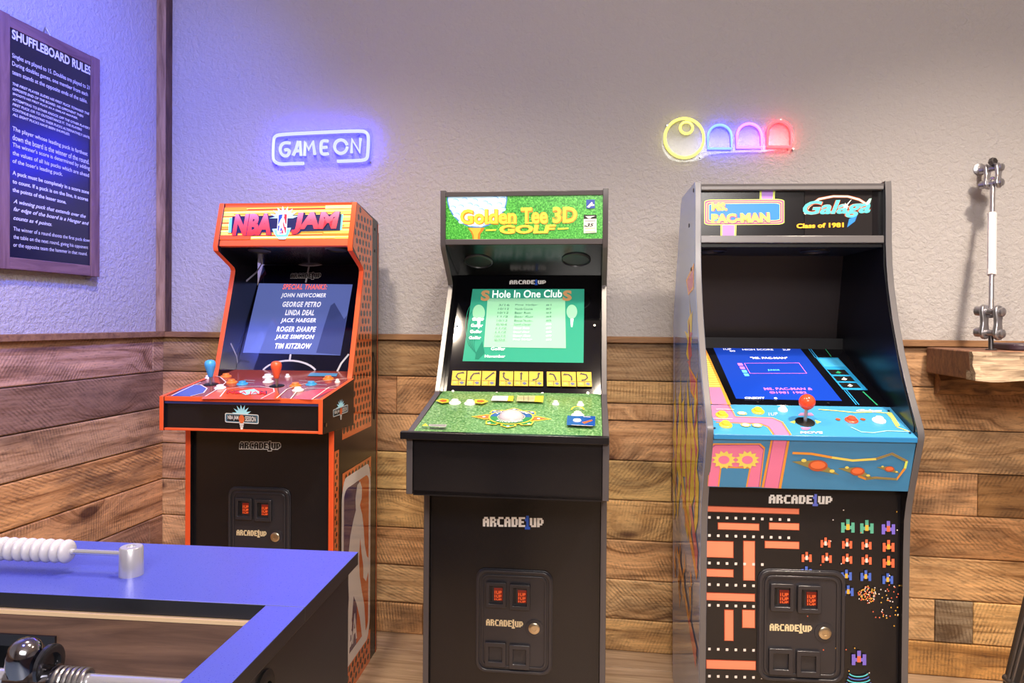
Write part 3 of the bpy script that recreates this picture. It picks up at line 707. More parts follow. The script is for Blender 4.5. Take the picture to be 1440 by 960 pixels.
p = Print(ff, .0004); session(p, ff.px([a4(464, 322), a4(690, 334), a4(690, 510), a4(464, 498)])); p.build('badge', dk)
rf = Face((WB, 0, 0), (0, 1, 0), (0, 0, 1), L1, Y1)
p = Print(rf, .0004); session(p, rf.px([a4(1190, 312), a4(1292, 276), a4(1290, 420), a4(1192, 456)])); p.disc(a4(1143, 467), .0055, M_BRASS); p.build('badge', dk)
# kick panel
kf = seg_face(.166, 0, .166, .8, L1, Y1)
def a3(x, y): return (210+x/3.2, 480+y/3.2)
p = Print(kf, .0004); KQ = [a3(408, 452), a3(590, 454), a3(590, 484), a3(406, 482)]
p.block(KQ, M_WHITE, M_WHITE, .45); p.block(KQ, M_SLOT, M_SLOT); p.build('lettering', [o for o in ca.children if o.name.startswith('kick_panel')][0])
coin_door(kf, [a3(357, 650), a3(637, 658), (409, 812), (321.6, 806)], ca)
# right side print: honeycomb upper, badge on the lower
SP = [o for o in ca.children if o.name.startswith('side_panel')]
rf = Face((W2, 0, 0), (0, 1, 0), (0, 0, 1), L1, Y1)
M_SID = mat('side_print_orange', 'E0703E', .06, spec=.7, coat=.25); M_HOLE = mat('side_print_dark', '3A2420', .06, coat=.25); M_ORL = mat('side_print_line', 'E0602C', .2)
p = Print(rf, .0003, .0001)
upper = [(-.0, 1.456), (-.037, 1.322), (.066, 1.262), (.07, 1.25), (-.024, .961), (-.03, .93), (-.118, .835), (-.118, .762), (.155, .762), (.155, 1.43)]
def inside(pt, poly):
    c = False; n = len(poly)
    for i in range(n):
        (x1, y1), (x2, y2) = poly[i], poly[i-1]
        if (y1 > pt[1]) != (y2 > pt[1]) and pt[0] < (x2-x1)*(pt[1]-y1)/(y2-y1)+x1: c = not c
    return c
def honey(poly, s=.019):
    cells = []; hx = s*1.15
    xs = [q[0] for q in poly]; ys = [q[1] for q in poly]; j = 0; y = min(ys)
    while y < max(ys):
        x = min(xs) + (hx/2 if j % 2 else 0)
        while x < max(xs):
            pts = [(x+.40*s*math.cos(PI/6+PI/3*k), y+.40*s*math.sin(PI/6+PI/3*k)) for k in range(6)]
            if all(inside(q, poly) for q in pts): cells.append(pts)
            x += hx
        y += s*.93; j += 1
    return cells
p.poly(upper, M_SID); p.polys(honey(upper, .026), M_HOLE)
strip = [(-.18, .0), (-.145, .0), (-.145, .74), (-.18, .74)]
p.poly(strip, M_SID); p.polys(honey(strip, .017), M_HOLE)
top2 = [(-.115, .60), (.155, .60), (.155, .665), (-.115, .665)]
p.poly(top2, M_SID); p.polys(honey(top2, .026), M_HOLE)
low = [(-.18, .0), (.155, .0), (.155, .105), (-.18, .105)]
p.poly(low, M_SID); p.polys(honey(low, .026), M_HOLE)
p.poly([(.214, .0), (.22, .0), (.218, 1.42), (.212, 1.42)], M_ORL)
SBQ = [(-.122, .648), (.15, .648), (.15, .085), (-.122, .085)]
badge(p, SBQ, [(x, y) for x, y in FIG], mat('side_badge_white', 'E4DCDC', .06, coat=.25), mat('side_badge_purple', '4C3E66', .06, coat=.25), mat('side_badge_orange', 'C85A30', .06, coat=.25), False)
p.text('NBA', [bil(SBQ, .07, .76), bil(SBQ, .52, .76), bil(SBQ, .52, .91), bil(SBQ, .07, .91)], MATS['side_badge_white'], .02, px=False)
p.build('side_print', SP[1], 'orange honeycomb print with white player badge')
MB().tube([(W2+.001, .17, 1.0), (W2+.004, .185, .96), (W2+.005, .19, .9), (W2+.004, .18, .84), (W2+.001, .186, .78)], .0014, 6).build('cable', M_SATIN, ca)
for z in (1.40, 1.33):
    MB().lathe((W2, .185, z), (1, 0, 0), [(.005, 0), (.005, .001), (.003, .0014)], 12).build('screw_cap', M_SLOT, ca)
#==SECTION cab_golf==
# ---- middle: golf cabinet
L2, Y2 = (1.4079, -.4402, 0), .0435
cb = thing('arcade_cabinet', 'black golf arcade cabinet with a grass-green marquee, between the other two', 'arcade cabinet', L2, Y2, 'arcade cabinets along the back wall')
M_EDG = mat('grey_edge_moulding', '4C484C', .3, spec=.6)
W2 = .235; TH = .015; UI = W2-TH
out2 = [(0, 1.471), (-.005, 1.318), (-.012, 1.305), (-.108, 1.222), (-.115, 1.21), (-.11, 1.195), (.053, .912), (.062, .904), (.35, .842), (.35, .698), (.30, .690), (.172, .655), (.172, 0), (-.27, 0), (-.27, 1.471)]
SP = [MB().profile(out2, sx*W2, sx*UI, 1, 0).build('side_panel', [M_EDG, M_BLACK], cb, bevel=.0012) for sx in (-1, 1)]
mq_ = panel('marquee', -.010, 1.330, -.006, 1.458, -UI, UI, .012, M_SATIN, cb)
for z0, z1 in ((1.318, 1.333), (1.453, 1.466)): panel('marquee_rail', -.002, z0, .0, z1, -UI, UI, .012, M_EDG, cb)
panel('speaker_panel', -.194, 1.244, -.008, 1.318, -UI, UI, .008, M_BLACK, cb)
bz = panel('screen_bezel', .014, .902, -.194, 1.244, -UI, UI, .01, M_GLOSS, cb)
MB().box(-UI, UI, .245, .258, .02, 1.46).build('rear_panel', M_SATIN, cb)
MB().box(-UI, UI, .01, .26, 1.457, 1.468).build('top_panel', M_SATIN, cb)
panel('kick_panel', .158, .0, .158, .70, -UI, UI, .012, M_BLACK, cb)
panel('box_front', .342, .696, .342, .835, -UI, UI, .012, M_BLACK, cb)
MB().profile([(.342, .694), (.342, .706), (.16, .672), (.16, .66)], -UI, UI).build('box_bottom', M_BLACK, cb)
df = seg_face(.352, .8435, .014, .908, L2, Y2)
M_GRASS = speckle_material('grass_print', [(.3, '1E5028'), (.46, '4C8048'), (.58, '7CA870'), (.72, 'B8D0AC')], 190, .3)
M_GRM = speckle_material('grass_marquee', [(.3, '14501C'), (.5, '3C9A34'), (.66, '6CC458'), (.8, 'A0E080')], 230, .3, .22)
dk = MB().prism([df.P((-UI+.001, .004)), df.P((UI-.001, .004)), df.P((UI-.001, .340)), df.P((-UI+.001, .340))], df.n*-.01).build('deck_top', M_GRASS, cb)
MB().profile([(.362, .828), (.362, .8445), (.35, .8465), (.345, .828)], -W2-.012, W2-.001).build('deck_lip', M_BLACK, cb, bevel=.001)
# marquee print
mf = seg_face(-.010, 1.330, -.006, 1.458, L2, Y2)
def b1(x, y): return (610+x/5.54, 255+y/5.54)
p = Print(mf, .0004)
p.px([b1(86, 118), b1(1318, 92), b1(1318, 464), b1(82, 480)], M_GRM)
M_BALL = mat('golf_ball_print', 'B8DCF4', .35, emit=.25); M_BALLS = mat('golf_ball_shade', '6AA8DE', .35, emit=.2); M_BALLD = mat('golf_ball_rim', '3C78BE', .35, emit=.2)
ballc = (338, 120)
bp = [(104, 118)]+[(ballc[0]+236*math.cos(a), ballc[1]+242*math.sin(a)) for a in [PI-PI*i/24 for i in range(1, 24)]]+[(574, 108)]
p.px([b1(*q) for q in bp], M_BALLD); p.px([b1(338+(x-338)*.965, 112+(y-112)*.96) for x, y in bp], M_BALL)
cells = []
for (x, y) in ((170, 150), (240, 140), (320, 148), (400, 165), (480, 130), (540, 135), (150, 205), (210, 195), (280, 180), (330, 195), (430, 185), (510, 178), (180, 260), (240, 235), (300, 250), (370, 225), (470, 240), (540, 215), (220, 310), (430, 290), (500, 280), (290, 330), (370, 335)):
    cells.append([b1(x+24*math.cos(a), y+15*math.sin(a)) for a in [2*PI*i/12 for i in range(12)]])
p.polys([mf.px(c) for c in cells], M_BALLS)
p.polys([mf.px([(x-.8, y+.9) for x, y in c]) for c in cells], M_BALL)
M_TEE = mat('tee_gold', 'E8A838', .35, emit=.2); M_TEED = mat('tee_brown', 'B87818', .35, emit=.1); M_GT = mat('golf_title_gold', 'F4D43C', .35, emit=.3); M_GTO = mat('golf_title_orange', 'E4861C', .35, emit=.2)
p.px([b1(*q) for q in ((265, 362), (398, 360), (385, 385), (362, 410), (360, 472), (305, 474), (300, 420), (285, 390))], M_TEED)
p.px([b1(*q) for q in ((275, 364), (370, 362), (362, 385), (345, 410), (340, 473), (315, 474), (312, 420), (298, 390))], M_TEE)
for s_, q in (('Golden', ((205, 218), (645, 212), (642, 330), (205, 334))), ('Tee', ((680, 205), (890, 202), (885, 328), (680, 330))), ('3D', ((925, 200), (1118, 196), (1112, 320), (925, 324)))):
    Q = [b1(*c) for c in q]
    p.text(s_, [(x+.9, y+1.1) for x, y in Q], M_GTO, .05); p.text(s_, Q, M_GTO, .055); p.text(s_, Q, M_GT, .025)
def serif(x0, x1, y): p.px([b1(x0, y), b1(x1, y), b1(x1, y+11), b1(x0, y+11)], M_GT)
for x0, x1, y in ((418, 458, 318), (560, 600, 318), (605, 645, 318), (715, 770, 318), (455, 500, 318)): serif(x0, x1, y)
Q = [b1(*c) for c in ((510, 342), (952, 336), (930, 402), (512, 408))]
p.text('GOLF', [(x+.6, y+.6) for x, y in Q], M_GTO, .05); p.text('GOLF', Q, M_GT, .04)
p.px([b1(*q) for q in ((408, 376), (490, 372), (484, 384), (404, 386))], M_GT); p.px([b1(*q) for q in ((968, 364), (1050, 360), (1048, 372), (966, 376))], M_GT)
p.px([b1(*q) for q in ((1188, 144), (1255, 142), (1255, 210), (1188, 212))], mat('badge_royal', '1E3C9C', .35, emit=.1))
p.px([b1(*q) for q in ((1192, 200), (1230, 160), (1240, 172), (1228, 182), (1250, 178), (1250, 190), (1225, 192), (1210, 206))], M_WHITE)
p.px([b1(*q) for q in ((1168, 262), (1268, 260), (1268, 400), (1168, 404))], M_WHITE); p.px([b1(*q) for q in ((1168, 262), (1268, 260), (1268, 292), (1168, 294))], M_SLOT)
p.px([b1(*q) for q in ((1180, 272), (1258, 270), (1230, 280), (1220, 290), (1205, 290))], M_WHITE)
p.text('35', [b1(1190, 328), b1(1248, 326), b1(1244, 354), b1(1186, 356)], M_SLOT, .03, .25)
for y in (306, 362, 388): p.px([b1(1178, y), b1(1260, y-2), b1(1260, y+6), b1(1178, y+8)], mat('label_tan', 'D8CCA0', .4) if y != 306 else M_GREY)
p.px([b1(*q) for q in ((1172, 345), (1190, 344), (1190, 352), (1172, 353))], M_SLOT)
p.build('marquee_print', mq_)
pf = seg_face(-.194, 1.244, -.008, 1.318, L2, Y2)
def b2(x, y): return (560+x/3.097, 250+y/3.097)
for q in ((350, 362), (775, 355)):
    o = pf.P(pf.at(*b2(*q))); MB().lathe(o, pf.n, [(.042, 0), (.042, .003), (.038, .005), (.037, .0015), (.006, .002)], 28).build('speaker', M_PLASTIC, cb)
# screen and shot cards
sf = seg_face(.014, .902, -.194, 1.244, L2, Y2)
M_GS = mat('golf_screen', '2E8A70', .05, spec=.6, emit=.36, ecol='3CA890'); M_GS2 = mat('golf_screen_board', '8CC8A4', .06, emit=.36, ecol='90CCA8'); M_GS3 = mat('golf_screen_dark', '1C6C58', .06, emit=.35, ecol='2A8870'); M_GST = mat('golf_screen_text', 'FFFFFF', .3, emit=.8, ecol='E8F4EC'); M_GSD = mat('golf_screen_ink', '2C6A54', .3, emit=.25, ecol='3C7A64'); M_GSB = mat('golf_screen_tan', 'C09060', .3, emit=.4, ecol='B88C60')
def b3(x, y): return (640+x/6., 390+y/6.)
SQ = sf.px([b3(148, 98), b3(1090, 98), b3(1083, 720), b3(63, 706)])
sb = MB().prism([sf.P(q, -.004) for q in SQ], sf.n*.0045).build('screen', M_GS, cb)
p = Print(sf, .0007)
for (cx, cy, r) in ((200, 300, 70), (985, 290, 60)):
    p.px([b3(cx+r*.75*math.cos(a), cy+r*math.sin(a)) for a in [2*PI*i/20 for i in range(20)]], M_GS2)
    p.px([b3(cx-12, cy+60), b3(cx+14, cy+60), b3(cx+4, cy+130), b3(cx-6, cy+130)], M_GST)
for i in range(6):
    p.line([b3(*q) for q in arc(150+i*14, 420+i*30, 60, 190-i*18, 120, 250, 10)], .0018, M_GS3)
p.px([b3(175, 640), b3(230, 540), b3(250, 640), b3(200, 690), b3(170, 690)], M_GS3)
p.px([b3(275, 180), b3(928, 180), b3(935, 600), b3(243, 590)], M_GS2)
p.text('S', [b3(222, 112), b3(295, 110), b3(292, 200), b3(215, 202)], M_GSB, .05); p.text('S', [b3(910, 112), b3(985, 110), b3(985, 200), b3(905, 202)], M_GSB, .05)
p.text('Hole In One Club', [b3(318, 112), b3(905, 108), b3(900, 172), b3(314, 176)], M_GST, .012)
rr = random.Random(5)
for i in range(10):
    y = 228+i*33
    a = 370-i*4
    p.text(rr.choice(['10/12', '8/04', '3/16', '11/2']), [b3(a, y), b3(a+90, y), b3(a+88, y+16), b3(a-2, y+16)], M_GSD, 0)
    p.text(rr.choice(['Golden Dunes', 'Bear Run', 'Pine Valley', 'North Course']), [b3(510-i*2, y), b3(620+rr.randint(0, 90), y), b3(615+rr.randint(0, 60), y+17), b3(508-i*2, y+17)], M_GSD if i < 6 else M_GST, 0)
    p.text('#%d' % (i+1), [b3(768, y), b3(812, y), b3(812, y+16), b3(768, y+16)], M_GSD if i < 5 else M_GST, 0)
for i, x in enumerate((148, 138, 130, 122)): p.text('Golfer', [b3(x, 348+i*52), b3(x+100, 348+i*52), b3(x+98, 374+i*52), b3(x-2, 374+i*52)], M_GST, .015)
p.text('Golfer', [b3(305, 598), b3(425, 598), b3(423, 624), b3(303, 622)], M_GST, .01); p.text('November', [b3(255, 662), b3(425, 662), b3(423, 686), b3(253, 684)], M_GST, .01)
p.build('lettering', sb)
p = Print(sf, .0004)
p.block([b3(460, 24), b3(765, 22), b3(765, 56), b3(458, 58)], M_WHITE, mat('logo_blue', '2A5AC8', .35))
M_CARD = mat('shot_card_yellow', 'D0A808', .5); M_CARDL = mat('shot_card_ink', '1C1A08', .5); M_CARDB = mat('shot_card_blue', '3C4C7C', .4); M_CARDG = mat('shot_card_green', '8CA040', .4)
cards = [(-28, 92, 97, 905), (94, 216, 220, 910)]
CX = [(232, 293), (299, 359), (364, 424), (441, 500), (505, 566), (570, 631), (648, 707), (713, 775), (780, 843)]
ARW = [[(.75, .12), (.4, .2), (.3, .4), (.5, .58), (.65, .55)], [(.8, .15), (.45, .2), (.3, .4), (.25, .6)], [(.8, .12), (.25, .58)],
       [(.3, .12), (.3, .4), (.45, .55), (.7, .58)], [(.5, .12), (.5, .6)], [(.7, .12), (.65, .42), (.5, .55), (.25, .58)],
       [(.25, .15), (.5, .2), (.62, .4), (.68, .6)], [(.2, .18), (.5, .2), (.68, .35), (.7, .6)], [(.3, .12), (.65, .2), (.72, .4), (.55, .55), (.3, .58)]]
for i, ((x0, x1), ar) in enumerate(zip(CX, ARW)):
    y0 = 840+(x0-232)*.018; sl = 1 if i < 5 else 0; dx = (5-i)*.9
    q = sf.px([b2(x0+dx, y0), b2(x1+dx, y0+1), b2(x1-dx*.3, y0+64), b2(x0-dx*.3, y0+63)])
    p.poly(q, M_CARD); p.line([bil(q, *c) for c in ar], .0048, M_CARDL, px=False)
    e = ar[0]; p.poly([bil(q, e[0]-.13, e[1]+.07), bil(q, e[0]+.13, e[1]+.07), bil(q, e[0]+.02, e[1]-.09)], M_CARDL)
    p.line([bil(q, .03, .66), bil(q, .97, .66)], .0014, M_CARDL, px=False); p.line([bil(q, .5, .66), bil(q, .5, .98)], .0014, M_CARDL, px=False)
    p.poly([bil(q, *c) for c in ((.1, .92), (.15, .75), (.3, .75), (.42, .9))], M_CARDG); p.poly([bil(q, *c) for c in ((.56, .8), (.75, .72), (.92, .82), (.75, .94))], M_CARDB)
for (x, y) in ((255, 640), (855, 648), (240, 934), (430, 942), (628, 944), (826, 942)): p.disc(b2(x, y), .0035, M_STEEL, 12)
p.build('bezel_print', bz)
# deck print
def b4(x, y): return (560+x/4.645, 550+y/4.645)
p = Print(df, .0003)
M_NAVY = mat('deck_navy', '1E4C9C', .25); M_YELL = mat('deck_yellow', 'E8C838', .25); M_GRN = mat('deck_green', '1E7A3C', .25); M_ORG = mat('deck_compass_orange', 'DC6430', .25)
cen = df.at(*b4(738, 175))
def cp(r, a): return (cen[0]+r*math.cos(a), cen[1]+r*math.sin(a))
R0 = .052
for k in range(8):
    a = PI*k/4; L = .100 if k % 4 == 0 else .078
    m = M_ORG if k % 4 == 0 else (M_NAVY if k < 4 else M_GRN)
    p.poly([cp(R0*.9, a-.36), cp(R0*1.28, a-.30), cp(L, a), cp(R0*1.28, a+.30), cp(R0*.9, a+.36)], M_YELL)
    p.poly([cp(R0*.9, a-.28), cp(R0*1.26, a-.23), cp(L*.93, a), cp(R0*1.26, a+.23), cp(R0*.9, a+.28)], m)
    c = cp(R0*1.3, a); p.disc(c, .004, M_WHITE, 10, px=False)
p.disc(cen, R0+.004, M_YELL, 36, px=False); p.disc(cen, R0, M_NAVY, 36, px=False, a0=0, a1=PI); p.disc(cen, R0, M_GRN, 36, px=False, a0=PI, a1=2*PI)
def ring_text(s_, r, a_mid, step, flip):
    for i, ch in enumerate(s_):
        if ch == ' ': continue
        a = a_mid + (-(i-(len(s_)-1)/2)*step if not flip else (i-(len(s_)-1)/2)*step)
        c = Vector(cp(r, a)); up = Vector((math.cos(a), math.sin(a)))*(-1 if flip else 1); rt = Vector((up.y, -up.x)); w = r*step*.42; h = .0042
        p.text(ch, [tuple(c-rt*w+up*h), tuple(c+rt*w+up*h), tuple(c+rt*w-up*h), tuple(c-rt*w-up*h)], M_WHITE, .02, px=False)
ring_text('FORWARD SWING', .0445, PI/2, .165, False); ring_text('BACKSWING', .0445, -PI/2, .17, True)
for q in (((245, 75), (285, 62), (330, 68), (330, 86), (285, 92)), ((500, 68), (555, 66), (590, 80), (550, 96), (500, 92))): p.px([b4(*c) for c in q], M_YELL); p.px([b4(sum(c[0] for c in q)/5+(c[0]-sum(c[0] for c in q)/5)*.6, sum(c[1] for c in q)/5+(c[1]-sum(c[1] for c in q)/5)*.6) for c in q], M_ORG)
p.px([b4(*c) for c in ((620, 44), (720, 46), (712, 78), (605, 76))], M_WHITE); p.px([b4(*c) for c in ((720, 46), (755, 46), (750, 80), (712, 78))], M_YELL)
p.px([b4(*c) for c in ((780, 44), (950, 46), (945, 86), (772, 80))], mat('label_pale', 'B8B48C', .3)); p.px([b4(*c) for c in ((895, 46), (950, 46), (945, 88), (888, 84))], M_YELL)
for y in (56, 66): p.line([b4(782, y), b4(890, y)], .001, M_CARDL)
for x in (820, 850): p.line([b4(x, 45), b4(x, 80)], .001, M_CARDL)
p.px([b4(*c) for c in ((1105, 178), (1288, 182), (1285, 246), (1100, 240))], M_NAVY); p.px([b4(*c) for c in ((1200, 222), (1265, 205), (1270, 212), (1215, 232))], M_ORG); p.line([b4(1130, 240), b4(1270, 247)], .002, M_WHITE); p.line([b4(1210, 186), b4(1255, 188)], .003, M_WHITE)
p.line([b4(*c) for c in arc(1172, 140, 40, 22, 180, 360, 12)], .004, M_YELL)
p.px([b4(*c) for c in ((156, 246), (180, 230), (196, 248))], M_YELL); p.px([b4(*c) for c in ((202, 236), (320, 238), (310, 256), (200, 250))], M_GREY)
for y in (240, 246): p.line([b4(212, y), b4(308, y+2)], .001, M_CARDL)
p.build('deck_print', dk)
for x, y in ((370, 78), (470, 82)): button(dk, df, b4(x, y), .0125, M_BTW)
for x, y in ((1172, 160), (1168, 210)): button(dk, df, b4(x, y), .0125, M_BTW)
for x, y in ((1028, 86), (1190, 92)): button(dk, df, b4(x, y), .0075, M_BTW, 'start_button')
o = df.P(cen)
MB().lathe(o, df.n, [(.036, 0), (.036, .003), (.033, .004), (.031, .002)], 32).build('trackball_ring', mat('trackball_ring_white', 'BEBCBE', .35), dk)
R = .032; MB().lathe(o, df.n, [(R*math.cos(a), R*math.sin(a)*.62) for a in [PI/2*i/8 for i in range(8)]]+[(.001, R*.62)], 32).build('trackball', mat('trackball_pearl', 'BEB4BC', .18), dk, angle=80)
kf = seg_face(.158, 0, .158, .7, L2, Y2)
p = Print(kf, .0004); p.block([(679, 726.5), (764, 727), (764, 741), (679, 740)], M_WHITE, MATS['logo_blue']); p.build('lettering', [o for o in cb.children if o.name.startswith('kick_panel')][0])
coin_door(kf, [(669, 796.5), (776.5, 803), (777.5, 951), (669, 941)], cb)
#==SECTION cab_right==
# ---- right: blue two-game cabinet
L3, Y3 = (2.1266, -.4173, 0), .09
cc = thing('arcade_cabinet', 'tall blue-decked two-game arcade cabinet with a deep black hood, nearest the shelf', 'arcade cabinet', L3, Y3, 'arcade cabinets along the back wall')
W2 = .255; TH = .0165; UI = W2-TH
out3 = [(-.002, 1.482), (.002, 1.44), (.004, 1.40), (.006, 1.322), (.012, 1.26), (.023, 1.204), (.05, 1.115), (.086, 1.028), (.118, .965), (.15, .908), (.182, .856), (.187, .84), (.184, .825), (.152, .723), (.134, .665), (.125, .62), (.123, .55), (.123, .0), (-.283, .0), (-.30, .3), (-.34, 1.096), (-.325, 1.16), (-.225, 1.45), (-.205, 1.475)]
M_SIDE = mat('blue_side_panel', '93A8D2', .04, spec=.5, coat=.3); M_SEDGE = mat('pewter_edge', '6A686C', .3, metal=.3)
SP = [MB().profile(out3, sx*W2, sx*UI, 1, 0).build('side_panel', [M_SEDGE, M_SIDE if sx < 0 else M_BLACK], cc, bevel=.0015) for sx in (-1, 1)]
MB().profile([(.004-.03, 1.30), (-.026, 1.08), (0.012, .98), (.06, .90), (.12, .845), (-.30, .845), (-.31, 1.30)], -UI, -UI+.002).build('inner_liner', M_SATIN, cc)
MB().profile([(.004-.01, 1.46), (-.0, 1.26), (.03, 1.15), (.10, .98), (.17, .86), (.17, .845), (-.30, .845), (-.31, 1.2), (-.23, 1.46)], UI-.002, UI).build('inner_liner', mat('liner_black', '0C0E18', .28), cc)
mq_ = panel('marquee', -.018, 1.338, -.022, 1.462, -UI, UI, .012, mat('marquee_black', '121014', .22), cc)
panel('marquee_rail', -.006, 1.460, -.008, 1.476, -UI, UI, .014, M_SEDGE, cc, .002)
panel('marquee_rail', .0, 1.318, -.001, 1.338, -UI, UI, .02, M_SEDGE, cc, .002)
MB().box(-UI, UI, .01, .268, 1.308, 1.320).build('hood_underside', M_SATIN, cc)
M_BACKP = mat('hood_back_gloss', '2C2628', .34)
panel('hood_back', -.318, 1.03, -.262, 1.325, -UI, UI, .008, M_BACKP, cc)
MB().box(-UI, UI, .26, .272, .02, 1.06).build('rear_panel', M_SATIN, cc)
MB().profile([(-.006, 1.476), (-.008, 1.466), (-.20, 1.456), (-.20, 1.468)], -UI, UI).build('top_panel', M_SEDGE, cc)
bz = panel('screen_bezel', .046, .891, -.302, 1.046, -UI, UI, .01, mat('bezel_gloss', '0C0C12', .07), cc)
M_DB = mat('deck_blue', '4496CE', .28); M_DB2 = mat('deck_blue_edge', '2C7CB8', .3)
df = seg_face(.186, .8345, .046, .891, L3, Y3); LD = math.hypot(.14, .0565)
dk = MB().prism([df.P((-UI, 0)), df.P((UI, 0)), df.P((UI, LD)), df.P((-UI, LD))], df.n*-.010, 0, 1).build('deck_top', [M_DB, M_DB2], cc, bevel=.001)
panel('deck_edge', .1865, .822, .187, .834, -UI, UI, .01, M_DB2, cc)
fp = panel('front_panel', .144, .696, .180, .822, -UI, UI, .012, mat('front_blue', '3E88BC', .3), cc)
kp = panel('kick_panel', .108, 0, .108, .70, -UI, UI, .012, M_BLACK, cc)
# marquee print: the words only, on plain colour fields
mf = seg_face(-.018, 1.338, -.022, 1.462, L3, Y3)
def d1(x, y): return (970+x/4.966, 255+y/4.966)
p = Print(mf, .0004)
M_PU = mat('print_purple', 'B07CE0', .35, emit=.12); M_YG = mat('print_yellow_green', 'D4E468', .35, emit=.12); M_MAG = mat('print_magenta', 'A8508C', .35, emit=.08); M_RB = mat('print_royal', '2A7CD0', .35, emit=.1); M_TUR = mat('print_turquoise', '54C4D0', .35, emit=.1); M_LTU = mat('print_pale_aqua', 'A0DCC8', .35, emit=.1); M_ORD = mat('print_rust', 'B8522C', .35); M_GD = mat('print_gold', 'F0B428', .35, emit=.15)
for x0, x1, y0, y1 in ((488, 596, 56, 128), (214, 326, 296, 402)):
    p.px([d1(x0, y0), d1(x1, y0-2), d1(x1-4, y1), d1(x0, y1+1)], M_YG); p.px([d1(x0+14, y0), d1(x1-14, y0-2), d1(x1-18, y1), d1(x0+14, y1+1)], M_PU)
rq = lambda e: [d1(100+e+(560-2*e)*(x), 128+e*.9+(178-1.8*e)*(y)-8*x*.6) for x, y in rrect(0, 0, 1, 1, .09)]
p.px(rq(0), M_YG); p.px(rq(5), M_MAG); p.px(rq(16), M_YG); p.px(rq(20), M_MAG); p.px(rq(30), M_YG); p.px(rq(34), M_RB)
for s_, q in (('MS.', ((150, 150), (262, 148), (262, 205), (150, 207))), ('PAC-MAN', ((148, 228), (555, 216), (560, 288), (148, 294)))):
    Q = [d1(*c) for c in q]; p.text(s_, Q, M_MAG, .10); p.text(s_, [(x+.7, y+.7) for x, y in Q], M_MAG, .10); p.text(s_, Q, M_YG, .06)
p.px([d1(*c) for c in ((800, 385), (800, 58), (1270, 48), (1270, 382))], mat('marquee_panel_grey', '262426', .1))
Q = [d1(*c) for c in ((785, 140), (1262, 122), (1258, 250), (790, 262))]
p.line([d1(*c) for c in ((800, 230), (830, 175), (900, 125), (1000, 105), (1100, 106), (1180, 128), (1240, 165))], .0075, M_ORD); p.line([d1(*c) for c in ((800, 230), (830, 175), (900, 125), (1000, 105), (1100, 106), (1180, 128), (1240, 165))], .0048, M_LTU)
p.text('Galaga', Q, M_ORD, .055, .28); p.text('Galaga', Q, M_TUR, .03, .28)
p.px([d1(*c) for c in ((1095, 322), (1110, 262), (1165, 240), (1150, 280))], M_RB); p.px([d1(*c) for c in ((1220, 160), (1250, 122), (1266, 120), (1255, 155), (1235, 168))], M_LTU)
p.px([d1(*c) for c in ((1060, 165), (1078, 168), (1082, 150), (1088, 164), (1128, 125), (1096, 172), (1112, 178), (1094, 180), (1096, 196), (1084, 182), (1066, 192), (1076, 176))], M_WHITE)
Q = [d1(*c) for c in ((742, 296), (1072, 288), (1072, 322), (742, 330))]
p.text('Class of 1981', Q, M_ORD, .06); p.text('Class of 1981', Q, M_GD, .035)
p.build('marquee_print', mq_)
for q in ((1008, 349), (1160, 348)):
    uf = Face((0, .03, 1.308), (1, 0, 0), (0, -1, 0), L3, Y3); a, b = uf.at(*q)
    MB().lathe((a, .10, 1.308), (0, 0, -1), [(.04, 0), (.04, .004), (.036, .006), (.034, .002), (.006, .002)], 24).build('speaker', M_PLASTIC, cc)
# screen
sf = seg_face(.046, .891, -.302, 1.046, L3, Y3)
def d2(x, y): return (980+x/4.5, 480+y/4.5)
M_S3 = mat('blue_screen', '1438A0', .05, spec=.6, emit=.5, ecol='1A46C0'); M_S3T = mat('blue_screen_text', 'FFFFFF', .3, emit=.8, ecol='D8E0FF'); M_S3P = mat('blue_screen_pink', 'D070D0', .3, emit=.8, ecol='D878D8'); M_S3C = mat('blue_screen_cyan', '60C0F0', .3, emit=.8, ecol='60C0F0')
SQ = sf.px([d2(103, 38), d2(652, 44), d2(918, 376), d2(248, 362)])
sb = MB().prism([sf.P(q, -.004) for q in SQ], sf.n*.0045).build('screen', M_S3, cc)
p = Print(sf, .0007)
def T3(s_, x0, x1, y0, y1, m, b=.02): p.text(s_, [d2(x0, y0), d2(x1, y0), d2(x1+(y1-y0)*.5, y1), d2(x0+(y1-y0)*.5, y1)], m, b)
T3('1UP', 165, 215, 45, 55, M_S3T); T3('00', 205, 240, 57, 66, M_S3T); T3('HIGH SCORE', 285, 480, 48, 58, M_S3T); T3('2UP', 540, 590, 49, 59, M_S3T)
T3('"MS. PAC-MAN"', 335, 570, 100, 112, M_S3T); T3('JUNIOR', 445, 522, 178, 190, M_S3C)
p.line([d2(300, 140), d2(645, 138), d2(694, 204), d2(336, 204)], .0022, M_S3P, closed=True)
for i, m in enumerate((M_S3P, M_S3P, M_S3C, M_S3C)): p.px([d2(255+i*13, 140+i*22), d2(285+i*13, 140+i*22), d2(294+i*13, 156+i*22), d2(264+i*13, 156+i*22)], m)
T3('MS. PAC-MAN & ', 420, 725, 296, 311, M_S3P); T3('©1981 1982', 455, 690, 320, 334, M_S3P)
T3('CREDIT', 298, 425, 356, 368, M_S3T); T3('0', 485, 505, 358, 370, M_S3T)
p.build('lettering', sb)
p = Print(sf, .0003, .0001)
M_TEAL = mat('line_cyan', '2C98D8', .2); M_GRE = mat('line_green', '2A9468', .2); M_PKP = mat('print_pink', 'E87CA8', .28); M_ORP = mat('print_orange_line', 'E89A3C', .28); M_YP = mat('print_butter', 'E8D868', .28)
